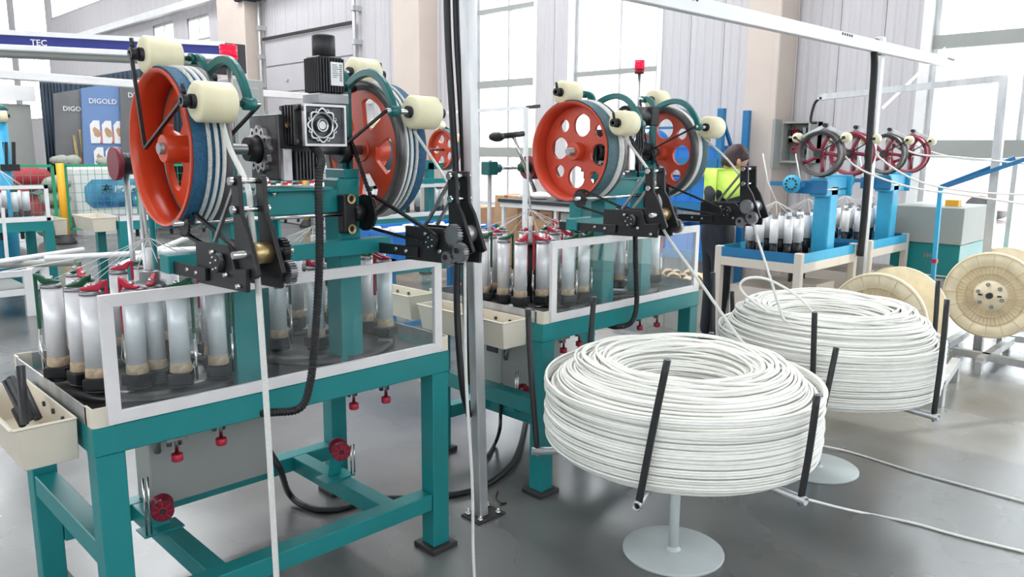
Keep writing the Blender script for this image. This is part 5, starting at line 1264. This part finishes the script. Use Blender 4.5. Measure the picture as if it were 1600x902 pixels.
pl = ['white pipe lying across the left bench, uppermost', 'white pipe lying on the left bench towards the orange wheel', 'grey pipe with open dark end on the left bench', 'short white pipe slanting behind the left orange wheel', 'white pipe beside the slanting one, behind the take-off unit']
for k, (a, b_, za, zb_, r_) in enumerate((((-60, 418), (130, 390), .58, .60, .022), ((70, 404), (275, 393), .60, .62, .024), ((-60, 416), (116, 411), .54, .54, .026), ((185, 416), (292, 372), .62, .66, .024), ((240, 392), (345, 388), .62, .62, .024))):
    p, q = at(*a, 'z', za), at(*b_, 'z', zb_); tag(G().tubering(p, q - p, [(r_, 0), (r_, (q - p).length), (r_ * .7, (q - p).length), (r_ * .7, 0)], 14).build('pipe', M['white'] if k != 2 else M['panelgrey']), pl[k], 'pipe', 'pipes on and beyond the left bench')
tag(G().bar(at(143, 400, 'z', .6), at(0, 425, 'z', .6), .006, .006).build('taut_cord', M['rope']), 'thin white cord stretched over the left bench', 'cord')
o = thing('white_frame', 'thin white upright frame standing on the left bench', 'frame', tuple(at(10, 415, 'z', zt)))
G().bar(at(12, 413, 'y', yb), at(4, 325, 'y', yb), .025).build('upright', M['white'], o); G().bar(at(12, 413, 'y', yb), at(-40, 418, 'y', yb), .025).build('foot_bar', M['white'], o)
# green wire fence with yellow posts
FY = 11.4
def zat(px_, py_, y=FY): return at(px_, py_, 'y', y)
fence = thing('wire_fence', 'green wire mesh fence across the left background', 'fence', (4, FY, 0))
zt = 1.2; zb = .22
for a, b_ in ((-.8, zat(85, 300).x), (zat(105, 300).x, zat(215, 300).x), (zat(222, 300).x, zat(360, 300).x), (zat(395, 300).x, zat(470, 300).x)):
    for z in (zb, zt): pf = G().bar((a, FY, z), (b_, FY, z), .04).build('fence_rail', M['fence'], fence)
    for x in (a, b_): G().bar((x, FY, zb), (x, FY, zt), .04).build('fence_stile', M['fence'], fence)
    q = G(); n = int((b_ - a) / .1)
    for k in range(1, n): q.bar((a + k * (b_ - a) / n, FY, zb), (a + k * (b_ - a) / n, FY, zt), .006)
    for k in range(1, 7): q.bar((a, FY, zb + k * (zt - zb) / 7), (b_, FY, zb + k * (zt - zb) / 7), .006)
    q.build('wire_mesh', M['fence'], pf, kind='stuff')
for k, px_ in enumerate((97, 378, 476)):
    x = zat(px_, 320).x; o = thing('fence_post', ('yellow fence post with dark foot left of the orange wheel', 'yellow fence post behind the left take-off unit', 'yellow fence post seen under the gearbox beam')[k], 'post', (x, FY - .05, 0), 'yellow fence posts')
    G().cyl((x, FY - .06, .05), (x, FY - .06, 1.24), .055, 14).build('tube', M['yellow'], o); G().lathe((x, FY - .06, 0), (0, 0, 1), [(.15, 0), (.14, .04), (.07, .14)], 14).build('foot', M['dark'], o)
# light-box banner
Yb = 12.3; a, b_ = at(113, 262, 'y', Yb), at(250, 330, 'y', Yb)
o = thing('slogan_board', 'white counter with blue slogan board behind the fence', 'sign', (a.x, Yb, 0))
G().box((a.x, Yb, b_.z - .05), (b_.x, Yb + .5, a.z)).build('board_body', M['white'], o, bevel=.03)
G().box((a.x + .1, Yb + .08, 0), (b_.x - .1, Yb + .42, b_.z - .05)).build('board_base', M['white'], o)
c, d = at(131, 281, 'y', Yb - .01), at(243, 321, 'y', Yb - .01)
bm_ = bpy.data.materials.new('blue_print'); bm_.use_nodes = True; nt = bm_.node_tree; tc = nt.nodes.new('ShaderNodeTexCoord'); nz = nt.nodes.new('ShaderNodeTexNoise'); nz.inputs['Scale'].default_value = 3; nz.inputs['Detail'].default_value = 6
rp = nt.nodes.new('ShaderNodeValToRGB'); rp.color_ramp.elements[0].color = (.01, .08, .25, 1); rp.color_ramp.elements[0].position = .35; rp.color_ramp.elements[1].color = (.15, .42, .68, 1); rp.color_ramp.elements[1].position = .7
nt.links.new(tc.outputs['Object'], nz.inputs[0]); nt.links.new(nz.outputs[0], rp.inputs[0]); nt.links.new(rp.outputs[0], nt.nodes['Principled BSDF'].inputs[0])
e = .12; pts = [(c.x + e, d.z), (d.x, d.z), (d.x, c.z), (c.x + e, c.z), (c.x, c.z - e), (c.x, d.z + e)]
bp_ = G().prism(pts, 'y', Yb - .02, Yb - .005).build('blue_print', bm_, o)
g = G(); h = (c.z - d.z); xu, zu = V((1, 0, 0)), V((0, 0, 1))
txt(g, '态', (c.x + h * .72, Yb - .022, d.z + h * .52), xu, zu, h * .36, .004); g.build('slogan_text', M['curtain'], bp_)
g = G(); txt(g, '度决定一', (c.x + h * .98, Yb - .022, d.z + h * .56), xu, zu, h * .25, .006, 'LEFT'); g.build('slogan_text', M['white'], bp_)
g = G(); txt(g, '细', (c.x + h * 1.42, Yb - .022, d.z + h * .12), xu, zu, h * .32, .004); g.build('slogan_text', M['curtain'], bp_)
g = G(); txt(g, '节成', (c.x + h * 1.66, Yb - .022, d.z + h * .16), xu, zu, h * .24, .006, 'LEFT'); g.build('slogan_text', M['white'], bp_)
# exhibition banners
def banner(name, px0, top0, px1, top1, bot, Y, colr, label):
    A, B, Cc, D = at(px0, top0, 'y', Y), at(px1, top1, 'y', Y), at(px1, bot, 'y', Y), at(px0, bot, 'y', Y)
    o = thing(name, label, 'banner', (D.x, Y, D.z), 'tall printed banners')
    G().prism([(D.x, .02), (Cc.x, .02), (B.x, B.z), (A.x, A.z)], 'y', Y, Y + .05).build('panel', colr, o); return o, A, B
grd = mat('grey_print', (.16, .165, .17), .6, var=.45, scale=.7); blp = mat('steel_blue_print', (.16, .27, .50), .6, var=.15, scale=.6)
o, A, B = banner('display_banner', 84, 146, 127, 139, 262, 14.0, grd, 'dark grey banner with tool picture, leftmost of the three')
g = G(); txt(g, 'DIGOLD', (A.x + .12, 13.985, A.z - .30), xu, zu, .12, .001, 'LEFT'); g.build('logo_text', M['label'], o)
q = G()
for k in range(8): q.box((A.x + .78 + (k % 2) * .16, 13.985, A.z - .9 - k * .11), (A.x + .80 + (k % 2) * .16 + .04, 13.995, A.z - .84 - k * .11))
q.build('fine_print', M['label'], o, kind='stuff')
q = G()
for k, x in enumerate((.32, .42, .52, .62)): q.bar((A.x + x, 13.98, .75), (A.x + x - .06 + .01 * k, 13.98, 1.7 + .1 * (k % 2)), .05, .01)
q.build('tool_picture', M['brass'], o, kind='stuff'); G().prism([(A.x + .25, .7), (A.x + .75, .7), (A.x + .66, 1.45), (A.x + .36, 1.4)], 'y', 13.975, 13.985).build('tool_pouch', M['cardr'], o)
o, A, B = banner('display_banner', 127, 138, 190, 128, 262, 13.9, blp, 'blue banner with six white picture tiles, middle of the three')
g = G(); txt(g, 'DIGOLD', (A.x + .10, 13.885, A.z - .26), xu, zu, .13, .001, 'LEFT'); g.build('logo_text', M['label'], o)
W_ = B.x - A.x; q = G()
for k in range(7): q.box((A.x + .2 + k * .16, 13.885, A.z - .98), (A.x + .33 + k * .16, 13.895, A.z - .76 + .02 * (k % 2)))
q.build('red_heading', mat('salmon_print', (.65, .22, .22), .6), o, kind='stuff')
for r_ in range(2):
    for k in range(3):
        x = A.x + W_ * (.12 + .29 * k) + r_ * .03; z = (at(140, 188, 'y', 13.9).z, at(140, 230, 'y', 13.9).z)[r_]; h_ = .42
        tl = G().prism([(x, z - h_), (x + .15, z - h_), (x + W_ * .24, z - h_ + .08), (x + W_ * .24, z), (x + .07, z), (x, z - .08)], 'y', 13.88, 13.89).build('picture_tile', M['label'], o)
        G().prism([(x + .04 + .14 * u_, z - h_ * .25 - .2 * v_) for u_, v_ in ((0, .3), (.25, .05), (.5, .2), (.8, .35), (1, .8), (.6, 1), (.2, .85))], 'y', 13.872, 13.88).build('tile_picture', M['card'], tl)
o, A, B = banner('display_banner', 187, 126, 240, 118, 262, 13.8, grd, 'dark grey banner partly hidden by the orange wheel, rightmost of the three')
g = G(); txt(g, 'DIGOLD', (A.x + .12, 13.785, A.z - .30), xu, zu, .13, .001, 'LEFT'); g.build('logo_text', M['label'], o)
q = G()
for k in range(9): q.box((A.x + .30 + (k % 3) * .10, 13.785, A.z - .8 - k * .1), (A.x + .34 + (k % 3) * .10, 13.795, A.z - .73 - k * .1))
q.build('fine_print', M['label'], o, kind='stuff')
# curtain: pleated
def curtain(x0, x1, Y, z1a, z1b, label, n=40, amp=.06):
    g = G(); vs = []; N_ = n * 4
    for k in range(N_ + 1):
        t = k / N_; x = x0 + (x1 - x0) * t; y = Y + amp * math.sin(2 * math.pi * n * t); vs += [(x, y, 0.02), (x, y, z1a + (z1b - z1a) * t)]
    g.add(vs, [(2 * k, 2 * k + 2, 2 * k + 3, 2 * k + 1) for k in range(N_)], True); o = g.build('curtain', M['curtain']); so = o.modifiers.new('t', 'SOLIDIFY'); so.thickness = .01
    return tag(o, label, 'curtain', 'dark blue pleated curtains')
a, b_ = at(57, 128, 'y', 14.6), at(92, 128, 'y', 14.6); curtain(a.x, b_.x, 14.4, a.z, b_.z, 'dark blue pleated curtain left of the banners', 7, .05)
a, b_ = at(92, 128, 'y', 15.2), at(330, 80, 'y', 15.2); curtain(a.x, b_.x, 15.2, a.z, at(216, 104, 'y', 15.2).z * 1.0 + (at(216, 104, 'y', 15.2).z - a.z) * .8, 'dark blue pleated curtain behind the banners', 34, .05)
o, lo, hi = pbox('partition', 'panelgrey', -40, 160, 60, 300, 'y', 15.0, .1, 'grey partition wall at the left edge beyond the fence', 'partition')
o, lo, hi = pbox('partition', 'white', -40, 130, 56, 158, 'y', 14.9, .1, 'white band over the grey partition at the left edge', 'partition')
# sacks
rn = random.Random(5)
def sack(c, s, mt, label, group, sc=(1.25, 1, .68)):
    o = G().ico((0, 0, 0), s, 3, sc); o.v = [V((p.x * (1 + .06 * math.sin(p.y * 30)), p.y, p.z * (1 + .1 * math.sin(p.x * 25)))) + V(c) for p in o.v]
    return tag(o.build('sack', mt), label, 'sack', group)
for k in range(4):
    p = at(87, 345 - 22 * k, 'y', 12.0); sack((p.x, 12.1, .16 + k * .245), .20, M['sack'], ('lowest', 'second lowest', 'third from the ground', 'topmost')[k] + ' grey-green sack in the stack behind the yellow post', 'grey-green sacks by the yellow post')
for k, px_ in enumerate((95, 112)):
    p = at(px_, 255, 'y', 12.9); sack((p.x, 12.9, 1.26), .13, M['sack'], ('left', 'right')[k] + ' grey-green sack on top behind the slogan board', 'sacks behind the slogan board')
p = at(165, 258, 'y', 12.9); sack((p.x, 12.9, 1.24), .12, M['sack'], 'grey-green sack showing above the slogan board text', 'sacks behind the slogan board')
for k, px_ in enumerate((15, 38)):
    p = at(px_, 272, 'y', 12.3); sack((p.x, 12.3, .98), .34, M['redsack'], ('left', 'right')[k] + ' dark red sack above the machine at the left edge', 'dark red sacks', (1.2, 1, .6))
    sack((p.x, 12.3, .45), .36, M['redsack'], ('left', 'right')[k] + ' dark red sack underneath, behind the machine at the left edge', 'dark red sacks', (1.2, 1, .8))
# small blue machine head at the left edge
o = thing('small_braiding_machine', 'blue machine column with cream roller cut off by the left edge', 'machine', (1.2, 7.6, 0), 'small blue braiding machines')
p = at(2, 220, 'y', 7.6); G().cyl((p.x - .05, 7.6, .0), (p.x - .05, 7.6, at(0, 187, 'y', 7.6).z), .12, 20).build('column', M['skyblue'], o)
a = at(-8, 182, 'y', 7.5); G().cyl(a, at(10, 182, 'y', 7.5), .06, 20).build('pressure_roller', M['roller'], o); G().cyl(at(8, 181, 'y', 7.5), at(15, 181, 'y', 7.5), .02, 10).build('roller_core', M['black'], o); G().lathe(at(-2, 172, 'y', 7.6), (0, 0, 1), [(.09, 0), (.05, .05), (.0, .06)], 14).build('cap', M['teal2'], o)
q = G()
for x_ in (3, 10, 22): q.bar(at(x_, 262, 'y', 7.5), at(x_ - 1, 222, 'y', 7.5), .03)
q.bar(at(0, 262, 'y', 7.5), at(30, 262, 'y', 7.5), .07); q.build('take_off_unit', M['black'], o)
# wooden-look grey cabinet behind the wheel, and grey partition below
o = thing('electrical_cabinet', 'tall grey electrical cabinet behind the left swing arm', 'cabinet', (3.2, 5.6, 0)); Yc = 5.6
a, b_ = at(360, 122, 'y', Yc), at(417, 255, 'y', Yc); G().box((a.x, Yc, .0), (b_.x, Yc + .35, a.z)).build('cabinet_body', M['panelgrey'], o, bevel=.008)
G().box((a.x + .04, Yc - .015, .1), (b_.x - .06, Yc, a.z - .08)).build('door', M['panelgrey'], o, bevel=.006); 
# overhead white rails
def orail(name, a, b_, z, th, label, m_='white'):
    p, q = at(*a, 'z', z), at(*b_, 'z', z); p2_, q2_ = V((p.x, (p.y + q.y) / 2, z)), V((q.x, (p.y + q.y) / 2, z))
    return tag(G().bar(p, q, th, th).build(name, M[m_], bevel=.01), label, 'rail', 'white overhead rails')
orail('overhead_rail', (-60, 112), (740, 170), 2.3, .10, 'long white overhead rail running behind both machines')
p, q = at(-80, 72, 'z', 2.5), at(352, 92, 'z', 2.5)
o = thing('banner_beam', 'white overhead box beam with a dark blue banner strip, top left', 'beam', tuple(p))
ln = (q - p).normalized(); nr = V((ln.y, -ln.x, 0))
G().bar(p, q, .30, .06).build('beam_body', M['white'], o, bevel=.01)
G().bar(p + V((0, 0, -.05)) - nr * .05, q + V((0, 0, -.05)) - nr * .05, .26, .06).build('beam_body', M['panelgrey'], o, bevel=.01)
G().bar(p + nr * .12 + V((0, 0, .075)), q + nr * .12 + V((0, 0, .075)), .012, .11).build('banner_strip', mat('navy_print', (.02, .03, .22), .5), o)
G().bar(p + nr * .11 + V((0, 0, .15)), q + nr * .11 + V((0, 0, .15)), .06, .05).build('top_tube', M['white'], o)
g = G(); s0 = p + ln * ((at(30, 72, 'z', 2.5) - p).length) + nr * .128 + V((0, 0, .035)); txt(g, 'TEC', s0, ln, V((0, 0, 1)), .085, .001, 'LEFT')
g.build('banner_text', M['label'], o)
G().box((q.x - .05, q.y - .14, 2.34), (q.x + .18, q.y + .22, 2.66)).build('end_box', M['dark'], o)
G().cyl((q.x + .05, q.y + .0, 0), (q.x + .05, q.y + .0, 2.3), .035, 10).build('support', M['white'], o)
# car outside
o = thing('parked_car', 'pale red car standing outside the right window', 'car', (20, 1.0, -.06), None)
prf = [(-1.9, .25), (-1.85, .62), (-1.2, .82), (-.7, 1.28), (.7, 1.30), (1.35, .85), (1.95, .72), (2.0, .25)]
p = at(1456, 300, 'x', 20.0); cy_ = p.y; 
G().prism([(cy_ + a, b_) for a, b_ in prf], 'x', 19.4, 21.0).build('car_body', mat('red_car_paint', (.78, .40, .44), .35), o, bevel=.05, seg=2)
G().prism([(cy_ - 1.1, .84), (cy_ - .65, 1.22), (cy_ + .65, 1.24), (cy_ + 1.15, .86)], 'x', 19.385, 21.01).build('car_windows', M['glass'], o)
for a in (-1.2, 1.25): G().cyl((19.38, cy_ + a, .26), (21.02, cy_ + a, .26), .31, 20).build('wheel', M['rubber'], o)
o = thing('parked_van', 'pale blue van outside behind the red car', 'van', (15, 1, -.06)); p = at(1458, 255, 'x', 24.0)
G().box((24.0, p.y - 1.0, .3), (26.0, p.y + 1.0, 2.1)).build('van_body', mat('pale_blue_paint', (.50, .68, .78), .4), o, bevel=.15, seg=3); G().box((23.98, p.y - .8, 1.2), (24.0, p.y + .8, 1.85)).build('windscreen', M['glass'], o)
for a in (-.9, .9): G().cyl((24.2, p.y + a, .3), (24.5, p.y + a, .3), .36, 18).build('wheel', M['rubber'], o)
# grey buildings opposite
for k, (y0, y1, h) in enumerate(((-14, 6, 3.2), (8, 34, 2.6))):
    o = thing('factory_hall', ('pale factory hall across the yard, right', 'pale low hall across the yard, left')[k], 'building', (34, y0, -.06)); G().box((34, y0, -.06), (44, y1, h)).build('wall', M['white'], o)
    for j in range(int((y1 - y0) / 4)): G().box((33.94, y0 + 1 + j * 4, .9), (34, y0 + 3 + j * 4, 2.2)).build('window', M['glass'], o)

# crane rail along the upper wall
p, q = at(112, 60, 'x', 7.2), at(345, -8, 'x', 7.2); q.z = p.z = (p.z + q.z) / 2
tag(G().bar(p, q, .12, .16).build('crane_rail', M['white']), 'white rail running high along the long wall, top left', 'rail')
